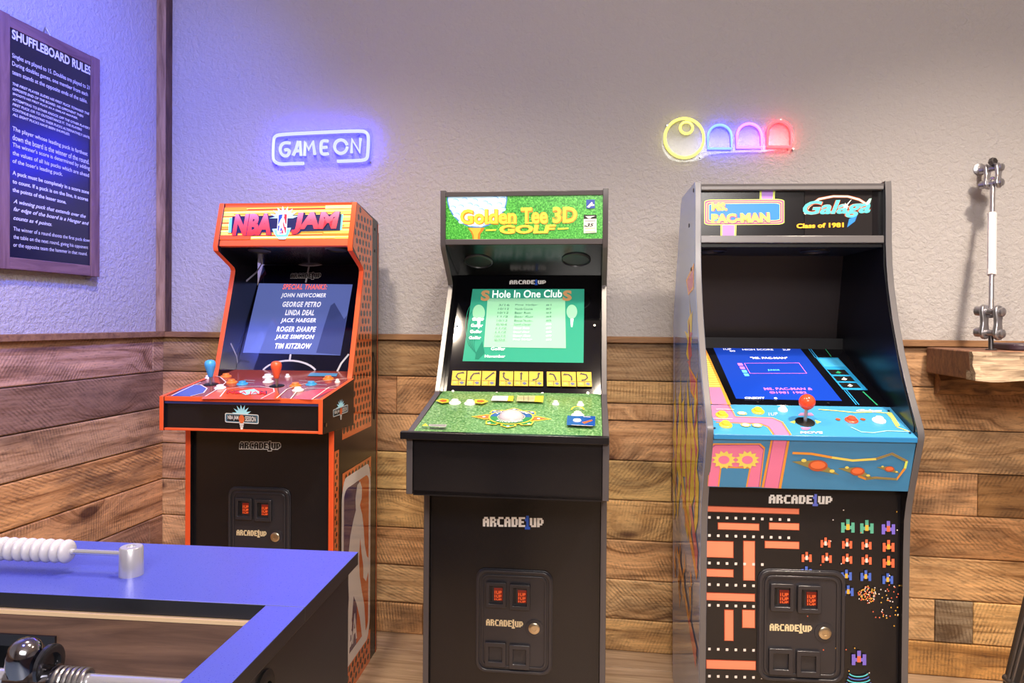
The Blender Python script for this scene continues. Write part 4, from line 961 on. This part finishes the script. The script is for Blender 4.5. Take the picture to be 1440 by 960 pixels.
for a, b in (((678, 8), (750, 104)), ((690, 8), (764, 104)), ((932, 308), (1010, 402)), ((946, 308), (1026, 402))): p.line([d2(*a), d2(*b)], .0028, M_TEAL)
p.line([d2(785, 10), d2(850, 98)], .0028, M_GRE); p.line([d2(1050, 318), d2(1142, 404)], .004, M_GRE)
p.px([d2(750, 103), d2(892, 104), d2(1082, 310), d2(922, 306)], M_TEAL)
p.px([d2(768, 112), d2(890, 112), d2(935, 160), d2(806, 160)], mat('instruction_blue', '4CB4EC', .2))
for y in (120, 130, 140, 150): p.line([d2(785+(y-112)*.8, y), d2(880+(y-112)*.8, y)], .0012, MATS['line_cyan'])
for k in range(3):
    x, y = 822+k*37, 180+k*42; p.px([d2(x, y), d2(x+112, y+2), d2(x+142, y+33), d2(x+30, y+31)], M_SLOT)
    p.px([d2(x+55, y+22), d2(x+70, y+8), d2(x+92, y+20), d2(x+80, y+26)], (M_GRE, M_WHITE, M_WHITE)[k])
p.px([d2(48, 40), d2(60, 60), d2(215, 404), d2(80, 400), d2(50, 200)], M_ORP)
p.px([d2(48, 80), d2(58, 90), d2(150, 290), d2(62, 290)], M_YP); p.px([d2(66, 294), d2(148, 294), d2(192, 402), d2(96, 402)], M_PKP)
for y in range(110, 285, 14): p.line([d2(60+(y-110)*.1, y), d2(72+(y-90)*.42, y)], .0014, M_CARDL)
p.text('ARCADE', [d2(305, 22), d2(410, 22), d2(413, 28), d2(308, 28)], M_GREY)
for q in ((385, 390), (830, 397), (500, 8), (215, 8)): p.disc(d2(*q), .003, M_STEEL, 10)
p.build('bezel_print', bz)
# deck print: a pink lane with orange borders, a trailing ribbon
p = Print(df, .0003, .0001)
lane = [(80, 404), (205, 404), (245, 476), (480, 484), (540, 510), (595, 592), (485, 590), (450, 540), (400, 520), (230, 514), (110, 500), (85, 440)]
p.px([d2(*q) for q in lane], M_PKP)
for a, m, w in ((0, M_ORP, .004), (6, M_MAG, .0018)):
    p.line([d2(x-a, y+a*.4) for x, y in ((205, 404), (245, 476), (480, 484), (540, 510), (595, 592))], w, m); p.line([d2(x+a, y-a*.4) for x, y in ((120, 512), (230, 516), (400, 522), (450, 542), (485, 590))], w, m)
for s in (-1, 1):
    p.px([d2(688+s*58, 498), d2(688+s*100, 510), d2(688+s*70, 522)], M_YG)
p.px([d2(640, 470), d2(740, 470), d2(725, 455), d2(655, 455)], M_PKP); p.px([d2(655, 545), d2(725, 547), d2(700, 562), d2(670, 560)], M_PKP)
p.line([d2(*q) for q in ((770, 432), (880, 440), (1000, 452), (1120, 448), (1200, 455), (1235, 490), (1270, 545), (1345, 572))], .0035, M_YP)
p.px([d2(*q) for q in ((1205, 450), (1232, 452), (1285, 535), (1258, 540))], M_YG)
p.line([d2(*q) for q in ((975, 545), (1040, 575), (1120, 580), (1200, 568), (1340, 572))], .0035, M_LTU)
for x in (893, 1050): p.disc(d2(x, 495), .006, M_ORD, 12)
Q = [d2(*c) for c in ((1015, 432), (1172, 434), (1168, 452), (1000, 450))]; p.text('Galaga', Q, M_WHITE, .03, .3)
p.text('MOVE', [d2(655, 572), d2(793, 573), d2(797, 587), d2(655, 586)], M_WHITE, .03)
p.text('1UP', [d2(450, 455), d2(508, 452), d2(515, 470), d2(455, 474)], M_WHITE, 0, .1)
for x, y in ((285, 458), (308, 532), (380, 535)): p.disc(d2(x, y), .012, M_YP, 16, .009); p.disc(d2(x, y), .009, M_WHITE, 16, .006)
for q in ((112, 552), (1348, 582), (1213, 443)): p.disc(d2(*q), .003, M_SLOT, 10)
p.line([d2(120, 434), d2(235, 436)], .002, M_WHITE); p.line([d2(105, 492), d2(225, 496)], .002, M_WHITE)
p.build('deck_print', dk)
M_BTY = mat('button_yellow', 'F0CC3C', .28); M_BTR = mat('button_red', 'EE5236', .28)
for x, y, m in ((158, 468, M_BTY), (182, 530, M_BTY), (386, 444, M_BTY), (978, 500, M_BTR), (1152, 502, M_BTW)): button(dk, df, d2(x, y), .0125, m)
button(dk, df, d2(543, 434), .0095, M_BTW, 'start_button')
joystick(dk, df, d2(684, 510), None, mat('ball_red', 'EE4A2C', .2), True, 1.12)
# front panel: pink arch on blue, ribbon
ff = seg_face(.144, .696, .180, .822, L3, Y3)
def d3(x, y): return (940+x/3.789, 460+y/3.789)
p = Print(ff, .0003, .0001)
def arch(e): return [(208+e*.3, 846), (222+e, 632+e), (240+e, 618+e), (490-e, 618+e), (515-e, 640+e), (490-e, 850)]
p.px([d3(*q) for q in arch(0)], M_ORP); p.px([d3(*q) for q in arch(7)], M_MAG); p.px([d3(*q) for q in arch(11)], M_PKP)
p.px([d3(*q) for q in ((262, 848), (275, 740), (440, 745), (420, 850))], M_ORP); p.px([d3(*q) for q in ((270, 848), (282, 748), (430, 752), (412, 850))], MATS['front_blue'])
p.px([d3(*q) for q in ((495, 852), (545, 600), (645, 604), (600, 858))], M_ORP); p.px([d3(*q) for q in ((508, 852), (556, 600), (632, 604), (586, 856))], M_MAG); p.px([d3(*q) for q in ((512, 852), (560, 600), (628, 604), (582, 856))], M_PKP)
for cx, cy, s in ((295, 705, 1), (420, 705, 1)):
    pts = []
    for i in range(24):
        a = 2*PI*i/24; r = 1 if i % 2 else .72
        pts.append(d3(cx+66*s*r*math.cos(a), cy+50*s*r*math.sin(a)))
    p.px(pts, M_YP); p.px([d3(cx+30*math.cos(a), cy+22*math.sin(a)) for a in [2*PI*i/16 for i in range(16)]], M_PKP)
rib = ((660, 668), (760, 672), (870, 692), (980, 708), (1105, 700), (1190, 672), (1268, 712), (1258, 750), (1215, 808), (1100, 800), (1050, 806), (1010, 790))
p.line([d3(*q) for q in rib], .0062, M_ORP); p.line([d3(*q) for q in rib[2:5]], .0058, M_YP); p.line([d3(*q) for q in rib[4:7]], .0050, mat('print_olive', '8C8450', .3)); p.line([d3(*q) for q in rib[6:8]], .0058, M_YG); p.line([d3(*q) for q in rib[8:11]], .005, MATS['print_olive'])
for cx, cy, s in ((795, 735, 1.0), (1005, 765, .75), (1175, 752, .5)):
    p.px([d3(cx-140*s, cy-22*s), d3(cx, cy-30*s), d3(cx+115*s, cy+50*s), d3(cx-20*s, cy+22*s)], MATS['print_olive'])
    p.px([d3(cx+52*s*math.cos(a), cy+30*s*math.sin(a)) for a in [2*PI*i/16 for i in range(16)]], M_ORD); p.px([d3(cx+40*s*math.cos(a), cy-3*s+20*s*math.sin(a)) for a in [2*PI*i/16 for i in range(16)]], mat('print_coral', 'EC7444', .3))
    for k in (-1, 1): p.px([d3(cx+k*75*s+14*s*math.cos(a), cy+k*28*s+9*s*math.sin(a)) for a in [2*PI*i/10 for i in range(10)]], M_YP)
p.build('front_print', fp)
# kick panel: salmon bars, pixel dots and plain pixel tokens
kf = seg_face(.108, 0, .108, .7, L3, Y3)
def d4(x, y): return (940+x/3.31, 670+y/3.31)
p = Print(kf, .0003, .00006)
M_SAL = mat('print_salmon', 'F08868', .3); M_SALD = mat('print_salmon_edge', 'A8482C', .3); M_DOT = mat('print_dot', 'E4D8D4', .3)
p.block([d4(468, 84), d4(762, 88), d4(760, 128), d4(466, 124)], M_WHITE, mat('logo_violet', '6A78E0', .3))
def bars(m, e):
    def bar(x0, y0, x1, y1, sl=.03):
        p.px([d4(x0-e, y0-e), d4(x1+e, y0-e+(x1-x0)*sl), d4(x1+e, y1+e+(x1-x0)*sl), d4(x0-e, y1+e)], m)
    for b in ((178, 138, 606, 160), (232, 215, 420, 243), (470, 215, 606, 243), (178, 300, 300, 372), (350, 300, 400, 480), (450, 300, 606, 330), (178, 430, 300, 462), (178, 540, 400, 572), (262, 620, 300, 760), (345, 620, 400, 700), (178, 852, 404, 890)): bar(*b)
bars(M_SALD, 3); bars(M_SAL, 0)
dots = [(x, y+(x-180)*.03) for y in (188, 272, 400, 500, 596, 800, 926) for x in range(190, 470 if y > 300 else 600, 41)]
p.polys([kf.px([d4(x-6, y-6), d4(x+6, y-6), d4(x+6, y+6), d4(x-6, y+6)]) for x, y in dots], M_DOT)
M_T1 = mat('token_teal', '58A890', .3); M_T2 = mat('token_purple', '7868D0', .3); M_T3 = mat('token_red', 'E06A48', .3); M_T4 = mat('token_blue', '4868C8', .3); M_T5 = mat('token_amber', 'E8B040', .3)
def token(x, y, s, m, m2):
    u = s/5.
    cells = [(-2, -1, -1, 2), (1, -1, 2, 2), (-1, 0, 1, 1), (-.5, -2, .5, 0)]
    p.polys([kf.px([d4(x+a*u, y+b*u), d4(x+c*u, y+b*u), d4(x+c*u, y+d*u), d4(x+a*u, y+d*u)]) for a, b, c, d in cells], m)
    p.polys([kf.px([d4(x-.5*u, y-.5*u), d4(x+.5*u, y-.5*u), d4(x+.5*u, y+1.2*u), d4(x-.5*u, y+1.2*u)])], m2)
for x, y, m, m2 in ((834, 228, M_T1, M_T5), (922, 232, M_T1, M_T5), (1022, 236, M_T2, M_T3)): token(x, y, 78, m, m2)
for x, y in ((730, 305), (830, 310), (920, 314), (642, 372), (735, 376), (830, 380), (920, 384)): token(x, y, 58, M_T3, M_DOT)
for x, y in ((1022, 320), (1022, 394)): token(x, y, 68, M_T3, M_T5)
for x, y in ((640, 440), (826, 455), (916, 458), (1018, 472), (834, 528)): token(x, y, 62, M_T4, M_T5)
token(884, 840, 84, M_T2, M_T3)
rr = random.Random(9); sp = {0: [], 1: [], 2: []}
for i in range(130):
    if i < 90: r = 42*math.sqrt(rr.random()); a = rr.uniform(0, 2*PI); x, y = 920+r*math.cos(a), 546+r*math.sin(a)
    else: x, y = 1010+rr.uniform(-60, 70), 580+rr.uniform(-80, 75)
    sp[rr.randrange(3)].append((x, y))
for _ in range(26): sp[rr.randrange(3)].append((rr.uniform(640, 1075), rr.uniform(90, 930)))
for k, m in ((0, M_T5), (1, M_DOT), (2, M_T3)):
    p.polys([kf.px([d4(x-2.6, y-2.6), d4(x+2.6, y-2.6), d4(x+2.6, y+2.6), d4(x-2.6, y+2.6)]) for x, y in sp[k]], m)
for i in range(6): p.line([d4(*q) for q in arc(882, 905+i*14, 46+i*5, 22, 20, 160, 9)], .0028, (M_TUR, M_T4)[i % 2])
p.build('kick_print', kp, 'black print of salmon bars, white dots and pixel tokens')
coin_door(kf, [d4(412, 424), d4(820, 438), d4(820, 960), d4(412, 944)], cc)
# left side print: abstract flame streaks, orange-edged bars
lf = Face((-W2, 0, 0), (0, -1, 0), (0, 0, 1), L3, Y3)
p = Print(lf, .0003, .00008)
M_FY = mat('side_flame_yellow', 'F0D040', .05, coat=.2); M_FP = mat('side_flame_rose', 'D05C80', .05, coat=.2); M_FO = mat('side_flame_orange', 'F09838', .05, coat=.2); M_FB = mat('side_panel_blue', '4A78B4', .04, spec=.5, coat=.3)
def g(px_): return lf.at(*px_)
def sidepx(l, m): p.px(l, m)
p.poly([(-.30, 1.06), (.06, 1.06), (.075, 1.0), (.17, .85), (.13, .72), (-.28, .72)], M_FB)
def flame(cx0, cz0, cz1, w, m, seed, n=7):
    r = random.Random(seed); L, R = [], []
    for i in range(n+1):
        t = i/n; z = cz0+(cz1-cz0)*t; ww = w*math.sin(PI*min(1, t*1.0+.06))*(1 if i % 2 else .55)
        c = cx0 + r.uniform(-.02, .02); L.append((c-ww, z+r.uniform(-.02, .02))); R.append((c+ww, z+r.uniform(-.02, .02)))
    p.poly(L+R[::-1], m)
p.poly([(-.12, 1.225), (-.0, 1.265), (-.0, 1.195), (-.08, 1.18)], M_FO); p.poly([(-.10, 1.222), (-.012, 1.25), (-.012, 1.202), (-.075, 1.187)], M_FP)
flame(-.06, .99, 1.17, .055, M_FY, 1); flame(-.05, .96, 1.12, .03, M_FP, 2)
p.poly([(-.06, .985), (.06, .955), (.075, .89), (-.03, .915)], M_FO); p.poly([(-.045, .975), (.05, .948), (.062, .902), (-.022, .924)], M_FP)
for cx_, sd in ((-.27, 3), (-.20, 4), (-.13, 5), (-.06, 6), (.0, 7), (.06, 8)): flame(cx_, .50+.03*(sd % 3), .97-.03*(sd % 2), .046, M_FY, sd, 9)
for cx_, sd in ((-.24, 13), (-.16, 14), (-.09, 15), (-.02, 16), (.05, 17)): flame(cx_, .54+.02*(sd % 3), .90, .012, M_FP, sd, 9)
p.poly([(-.14, .60), (.085, .44), (.10, .47), (-.12, .62)], M_FO); p.poly([(-.02, .60), (.09, .455), (.10, .52), (.0, .62)], M_FP)
for cx_, sd in ((-.24, 23), (-.17, 24), (-.09, 25), (.0, 26)): flame(cx_, .28+.02*(sd % 3), .46-.02*(sd % 2), .016, M_FO, sd, 7)
p.poly([(-.22, .42), (.09, .22), (.10, .25), (-.21, .44)], M_FO); p.poly([(-.02, .29), (.09, .215), (.10, .27), (.0, .31)], M_FP)
p.build('side_print', SP[0], 'yellow and rose streak print on blue')
for v, z in ((.0, 1.462), (-.06, 1.375), (-.02, 1.25)):
    MB().lathe((-W2, -v+.02, z), (-1, 0, 0), [(.006, 0), (.006, .001), (.004, .0015)], 12).build('screw_cap', M_SLOT, cc)
#==SECTION table==
# ------------------------------------------------------------------ foosball table in the foreground
TY = math.radians(3.5)
LT_ = (1.403, -1.655, 0)
ft = thing('foosball_table', 'foosball table with glossy rails coloured by blue light in the left foreground', 'foosball table', LT_, TY)
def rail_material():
    m = mat('blue_lit_satin_rail', '434DA8', .34, spec=.55); b = m.node_tree.nodes['Principled BSDF']  # blue light reflected on the rail tops is put into the base colour
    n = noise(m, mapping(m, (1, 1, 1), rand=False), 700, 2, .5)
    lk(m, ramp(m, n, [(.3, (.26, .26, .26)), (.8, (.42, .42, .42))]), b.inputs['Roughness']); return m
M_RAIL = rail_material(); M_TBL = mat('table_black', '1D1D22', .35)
TW, TL, ZT = .76, 1.42, .85
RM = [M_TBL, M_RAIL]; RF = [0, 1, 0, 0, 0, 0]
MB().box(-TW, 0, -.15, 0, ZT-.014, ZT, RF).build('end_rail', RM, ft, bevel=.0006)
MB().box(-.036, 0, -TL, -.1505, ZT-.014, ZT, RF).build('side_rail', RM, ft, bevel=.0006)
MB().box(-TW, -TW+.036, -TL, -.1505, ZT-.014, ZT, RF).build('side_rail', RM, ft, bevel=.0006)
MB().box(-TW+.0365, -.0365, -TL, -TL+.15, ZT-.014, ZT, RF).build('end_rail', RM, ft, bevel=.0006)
for n_, a in (('side_panel', (-.030, -.008, -TL+.008, -.008)), ('side_panel', (-TW+.008, -TW+.030, -TL+.008, -.008))):
    MB().box(*a, .60, ZT-.0145).build(n_, M_TBL, ft, bevel=.001)
MB().box(-TW+.031, -.031, -.026, -.008, .60, ZT-.0145).build('end_panel', M_TBL, ft)
MB().box(-TW+.031, -.031, -TL+.008, -TL+.026, .60, ZT-.0145).build('end_panel', M_TBL, ft)
M_WAL = grain_material('walnut_panel', '4A352E', '7A5C4C', (4, 40, 55), .4, .15)
GX = -TW/2; GH = .147
# inner end board with a goal opening
zi = ZT-.0185
ib = MB().box(-TW+.031, GX-GH, -.152, -.14, .70, zi).box(GX+GH, -.031, -.152, -.14, .70, zi).box(GX-GH, GX+GH, -.152, -.14, .812, zi).build('inner_board', M_WAL, ft)
MB().box(-TW+.031, -.031, -.1535, -.14, ZT-.0182, ZT-.0146).build('pale_strip', mat('pale_strip', 'D8B890', .4), ft)
MB().box(GX-GH, GX+GH, -.1545, -.150, .803, .8135).build('goal_frame', M_TBL, ft)
MB().box(GX-GH, GX+GH, -.06, -.05, .70, .81).build('goal_back', M_SLOT, ft)
MB().box(-TW+.031, -.031, -TL+.03, -.05, .695, .7).build('playfield', mat('playfield_grey', '6C7A86', .4), ft)
for x in (-.0365, -TW+.0315):
    MB().box(x, x+.005, -TL+.16, -.1525, .70, ZT-.0145).build('inner_side', M_WAL, ft)
for x, y in ((-.06, -.06), (-TW+.06, -.06), (-.06, -TL+.06), (-TW+.06, -TL+.06)):
    MB().box(x-.045, x+.045, y-.045, y+.045, 0, .60).build('leg', M_TBL, ft, bevel=.003)
# score counter: post, rod, beads
sc_y = -.094; M_BEAD = mat('white_bead', 'C2BEC2', .3)
c = MB().cyl((-.575, sc_y, .8705), (-.203, sc_y, .8705), .0028, 12).build('score_rod', M_CHROME, ft)
for x in (-.2, -.565): MB().lathe((x, sc_y, ZT), (0, 0, 1), [(.0112, 0), (.0108, .027), (.0098, .0282), (.0045, .0282), (.004, .0265)], 24).build('post', mat('post_silver', 'C8C6CC', .28, metal=.6), c)
for i in range(10):
    MB().lathe((-.268-i*.0098, sc_y, .8705), (-1, 0, 0), [(.0042, -.0047), (.0062, -.0045), (.0094, -.0034), (.0113, -.0014), (.0116, 0), (.0113, .0014), (.0094, .0034), (.0062, .0045), (.0042, .0047)], 20).build('bead', M_BEAD, c, angle=60)
# goalie rod: bar, player, spring, bearing
rz, ry = .8075, -.215
rd = MB().cyl((-TW-.18, ry, rz), (.004, ry, rz), .0068, 16).build('player_rod', M_CHROME, ft)
MB().lathe((-.009, ry, rz), (1, 0, 0), [(.0175, 0), (.0175, .003), (.014, .0045), (.009, .0045), (.009, .001)], 24).build('bearing', M_SLOT, rd)
MB().cyl((-TW-.30, ry, rz), (-TW-.17, ry, rz), .016, 16).build('handle', M_SATIN, rd)
px0 = -.196
sp_ = []
for i in range(0, 6*14+1):
    a = 2*PI*i/14; sp_.append((px0+.014+.0046*i/14, ry+.0098*math.cos(a), rz+.0098*math.sin(a)))
MB().tube(sp_, .0018, 8).build('spring', M_STEEL, rd)
MB().lathe((px0-.028, ry, rz), (1, 0, 0), [(.010, 0), (.0128, .003), (.0128, .026), (.011, .034), (.0125, .040)], 20).build('collar', mat('dark_chrome', '9A9AA2', .12, metal=1), rd)
head = MB().lathe((px0-.014, ry, rz+.006), (0, -.08, 1), [(.0135, 0), (.0145, .008), (.0138, .016), (.0112, .0225), (.0065, .0262), (.001, .0272)], 24)
head.lathe((px0-.014, ry, rz-.006), (0, 0, -1), [(.0135, 0), (.012, .02), (.010, .045), (.012, .06), (.010, .07)], 16)
head.build('player_figure', MATS['dark_chrome'], rd, angle=60)
MB().lathe((px0+.0015, ry+.004, rz+.010), (1, 0, 0), [(.0165, 0), (.0165, .003), (.0145, .0042), (.010, .0042), (.0095, .001)], 24).build('washer_disc', mat('disc_dark', '585A62', .2, metal=.9), rd)
#==SECTION shelf==
# ------------------------------------------------------------------ live-edge shelf, its ledger and the turnbuckle it hangs from
M_SLAB = grain_material('slab_end_wood', '5E3E36', '94684C', (14, 40, 24), .55, .3)
M_BRK = grain_material('pale_bark', '5E483A', 'D0B89C', (3.5, 30, 75), .8, 1.)
sh = thing('shelf', 'thick live-edge wooden shelf slab hung on the right of the back wall', 'shelf', (2.618, 0, .955))
sx1 = 1.5; ts = .079; dp = .292
MB().prism([(0, -.018, ts), (0, -dp, ts), (.0, -dp-.008, ts*.4), (.004, -dp-.016, 0), (.0, -.018, 0)], (sx1, 0, 0)).build('slab', M_SLAB, sh, bevel=.004)
# rough bark front: a grid pushed in and out
rr = random.Random(11); mb = MB(); nx_, nz_ = 90, 9
def bk(i, j):
    x = sx1*i/nx_+.001; t = j/(nz_-1); z = ts*(.97*t) - (.003*math.sin(x*33)*(1-t) if t < .5 else 0)
    ridge = .006*math.sin(22*x+9*t+3*math.sin(5*x)) + .004*math.sin(55*x-14*t)
    return (x, -dp-.022*(1-t)-.013-ridge*.7-rr.uniform(0, .0045), z)
vs = [bk(i, j) for i in range(nx_+1) for j in range(nz_)]
n0 = len(vs); vs += [(x, -dp+.015, z) for x, y, z in vs]
fs = [(i*nz_+j, (i+1)*nz_+j, (i+1)*nz_+j+1, i*nz_+j+1) for i in range(nx_) for j in range(nz_-1)]
fs += [(i*nz_+nz_-1, (i+1)*nz_+nz_-1, n0+(i+1)*nz_+nz_-1, n0+i*nz_+nz_-1) for i in range(nx_)]+[(i*nz_, (i+1)*nz_, n0+(i+1)*nz_, n0+i*nz_) for i in range(nx_)]
fs += [(j, j+1, n0+j+1, n0+j) for j in range(nz_-1)]
mb.add(vs, fs).build('bark_edge', M_BRK, sh, angle=25)
M_LED = grain_material('ledger_bark', '4A3428', 'B48658', (6, 30, 30), .8, .9)
mb = MB(); nl = 60; prof = [(-.0, 0), (-.030, -.0), (-.046, -.02), (-.040, -.048), (-.028, -.064), (0, -.066)]
vs = []
for i in range(nl+1):
    x = .03+sx1*i/nl
    for k, (y, z) in enumerate(prof):
        e = rr.uniform(-.0045, .0045) if 0 < k < 5 else 0
        vs.append((x, -.002+y+e, z+e*.7 - (.004*math.sin(x*17) if k in (4, 5) else 0)))
fs = [(i*6+k, (i+1)*6+k, (i+1)*6+(k+1) % 6, i*6+(k+1) % 6) for i in range(nl) for k in range(6)]+[list(range(6)), [nl*6+k for k in range(6)]]
mb.add(vs, fs).build('ledger', M_LED, sh, angle=25)
# turnbuckle
tb = thing('turnbuckle', 'galvanized steel turnbuckle running from the wall down to the shelf', 'turnbuckle', (2.70, -.235, 1.034))
M_GAL = mat('galvanized_steel', 'AEACB2', .3, metal=.85); M_WHS = mat('white_sleeve', 'E2DEE4', .35)
bot = Vector((0, 0, .0)); top = Vector((.078, .17, .575))
low_c = Vector((.002, .006, .078)); up_c = Vector((.072, .158, .515))
def link_set(parent, c, ax, cr, up, s=1.):
    """clevis: two dog-bone plates held by two bolts; ax bolt axis, up the pull direction"""
    ax = ax.normalized(); up = up.normalized(); fw = ax.cross(up)
    for sg in (-1, 1):
        out_ = [(.019*math.cos(a)*s, (.030+.019*math.sin(a))*s) for a in [PI*i/8 for i in range(9)]]+[(-.013*s, .006*s), (-.013*s, -.006*s)]+[(.019*math.cos(a)*s, (-.030+.019*math.sin(a))*s) for a in [PI+PI*i/8 for i in range(9)]]+[(.013*s, -.006*s), (.013*s, .006*s)]
        o_ = c+ax*(sg*.018*s-.006*s)
        MB().prism([o_+fw*x+up*y for x, y in out_], ax*.012*s).build('link_plate', M_GAL, parent, bevel=.003)
    for k in (-1, 1):
        b_ = c+up*(k*.030*s)
        MB().lathe(b_-ax*.042*s, ax, [(.011*s, 0), (.0135*s, .002*s), (.0135*s, .018*s), (.009*s, .0185*s), (.009*s, .066*s), (.0125*s, .0665*s), (.0125*s, .074*s), (.010*s, .076*s)], 16).build('bolt', M_GAL, parent)
bar = (up_c-low_c).normalized()
axl = Vector((.60, -.80, -.06)); link_set(tb, low_c, axl, None, Vector((.0, .0, 1))+bar*.2)
axu = Vector((.62, -.78, 0)); link_set(tb, up_c, axu, None, bar, .85)
MB().cyl((0, 0, 0), low_c-Vector((0, 0, .026)), .0065, 12).lathe((0, 0, 0), (0, 0, 1), [(.014, 0), (.014, .003), (.012, .004)], 16).build('lower_eyebolt', mat('dark_steel', '5A5658', .35, metal=.8), tb)
p0 = low_c+bar*.03; p1 = up_c-bar*.02
def along(t): return p0+(p1-p0)*t
MB().cyl(p0, along(.33), .0065, 12).build('lower_rod', M_GAL, tb); MB().cyl(along(.72), p1, .0065, 12).build('upper_rod', M_GAL, tb)
MB().lathe(along(.27), bar, [(.007, 0), (.0115, .002), (.0115, .018), (.0105, .021), (.0112, .024), (.0112, (p1-p0).length*.43), (.0105, (p1-p0).length*.43+.003), (.0115, (p1-p0).length*.43+.006), (.0115, (p1-p0).length*.43+.02), (.007, (p1-p0).length*.43+.022)], 8).build('sleeve', M_WHS, tb, angle=20)
for pt, k in ((p0, 1), (p1, -1)):
    MB().tube([pt+Vector((axl.x*.009*math.cos(a), axl.y*.009*math.cos(a), 0))+bar*(.009*math.sin(a)-.004*k) for a in [2*PI*i/14 for i in range(14)]], .0045, 8, 0, True).build('rod_eye', M_GAL, tb)
wp = up_c+bar*.03
MB().cyl(wp, Vector((.078, .252, wp.z+.012)), .007, 12).lathe((.078, .253, wp.z+.012), (0, -1, 0), [(.018, 0), (.018, .004), (.013, .006)], 16).build('wall_eyebolt', M_GAL, tb)
MB().lathe(wp+Vector((-.006, -.012, .014)), (.4, -.9, .2), [(.010, -.008), (.0125, -.004), (.0125, .006), (.009, .009)], 6).build('hex_nut', mat('dark_steel'), tb)
# dark case lying on the shelf at the picture's right edge
tag(MB().prism([(x, y, 0) for x, y in rrect(0, -.075, .26, .075, .03)], (0, 0, .019)).build('case', mat('case_plum', '3E2E3A', .45), bevel=.004), 'flat dark plum case lying on the shelf beside the turnbuckle', 'case').location = (2.745, -.185, 1.034)
#==SECTION stool==
# ------------------------------------------------------------------ metal bar stool at the right edge
M_GUN = mat('gunmetal', '6E6A6A', .32, metal=.75)
SX, SY = 2.80, -.74
st = thing('bar_stool', 'gunmetal grey metal bar stool at the right edge by the plank wall', 'stool', (SX, SY, 0))
SH = .76
MB().prism([(x, y, SH-.02) for x, y in rrect(-.155, -.155, .155, .155, .045)], (0, 0, .02)).build('seat', M_GUN, st, bevel=.006)
for sx in (-1, 1):
    for sy in (-1, 1):
        t_ = Vector((sx*.142, sy*.142, SH-.02)); b_ = Vector((sx*.235, sy*.235, 0)); wt, wb = .085, .045
        l = MB()
        for d in (Vector((-sx, 0, 0)), Vector((0, -sy, 0))):
            n_ = Vector((0, -sy, 0)) if d.x else Vector((-sx, 0, 0))
            l.prism([t_, t_+d*wt, b_+d*wb, b_], n_*.003)
        lg = l.build('leg', M_GUN, st)
        for d in (Vector((-sx, 0, 0)), Vector((0, -sy, 0))):
            n_ = -(Vector((0, -sy, 0)) if d.x else Vector((-sx, 0, 0)))
            def q(t, s): return (t_+(b_-t_)*t)+d*((wt+(wb-wt)*t)*s)+n_*.0015
            MB().tube([q(.12, .35), q(.12, .62), q(.82, .62), q(.82, .35)], .004, 8, 0, True).build('pressed_rib', M_GUN, lg)
        MB().lathe(b_+Vector((-sx*.012, -sy*.012, 0)), (0, 0, 1), [(.018, 0), (.018, .012), (.014, .014)], 12).build('foot_cap', M_SLOT, lg)
zb = .42; a = .172
for p_, q_ in (((-a, -a), (a, a)), ((-a, a), (a, -a))):
    MB().tube([(p_[0], p_[1], zb-.06), (p_[0]*.3, p_[1]*.3, zb+.02), (q_[0]*.3, q_[1]*.3, zb+.02), (q_[0], q_[1], zb-.06)], .008, 8).build('brace', M_GUN, st)
for p_, q_ in (((-1, -1), (1, -1)), ((1, -1), (1, 1)), ((1, 1), (-1, 1)), ((-1, 1), (-1, -1))):
    MB().cyl((p_[0]*.2, p_[1]*.2, .26), (q_[0]*.2, q_[1]*.2, .26), .009, 10).build('footrest', M_GUN, st)
#==END==
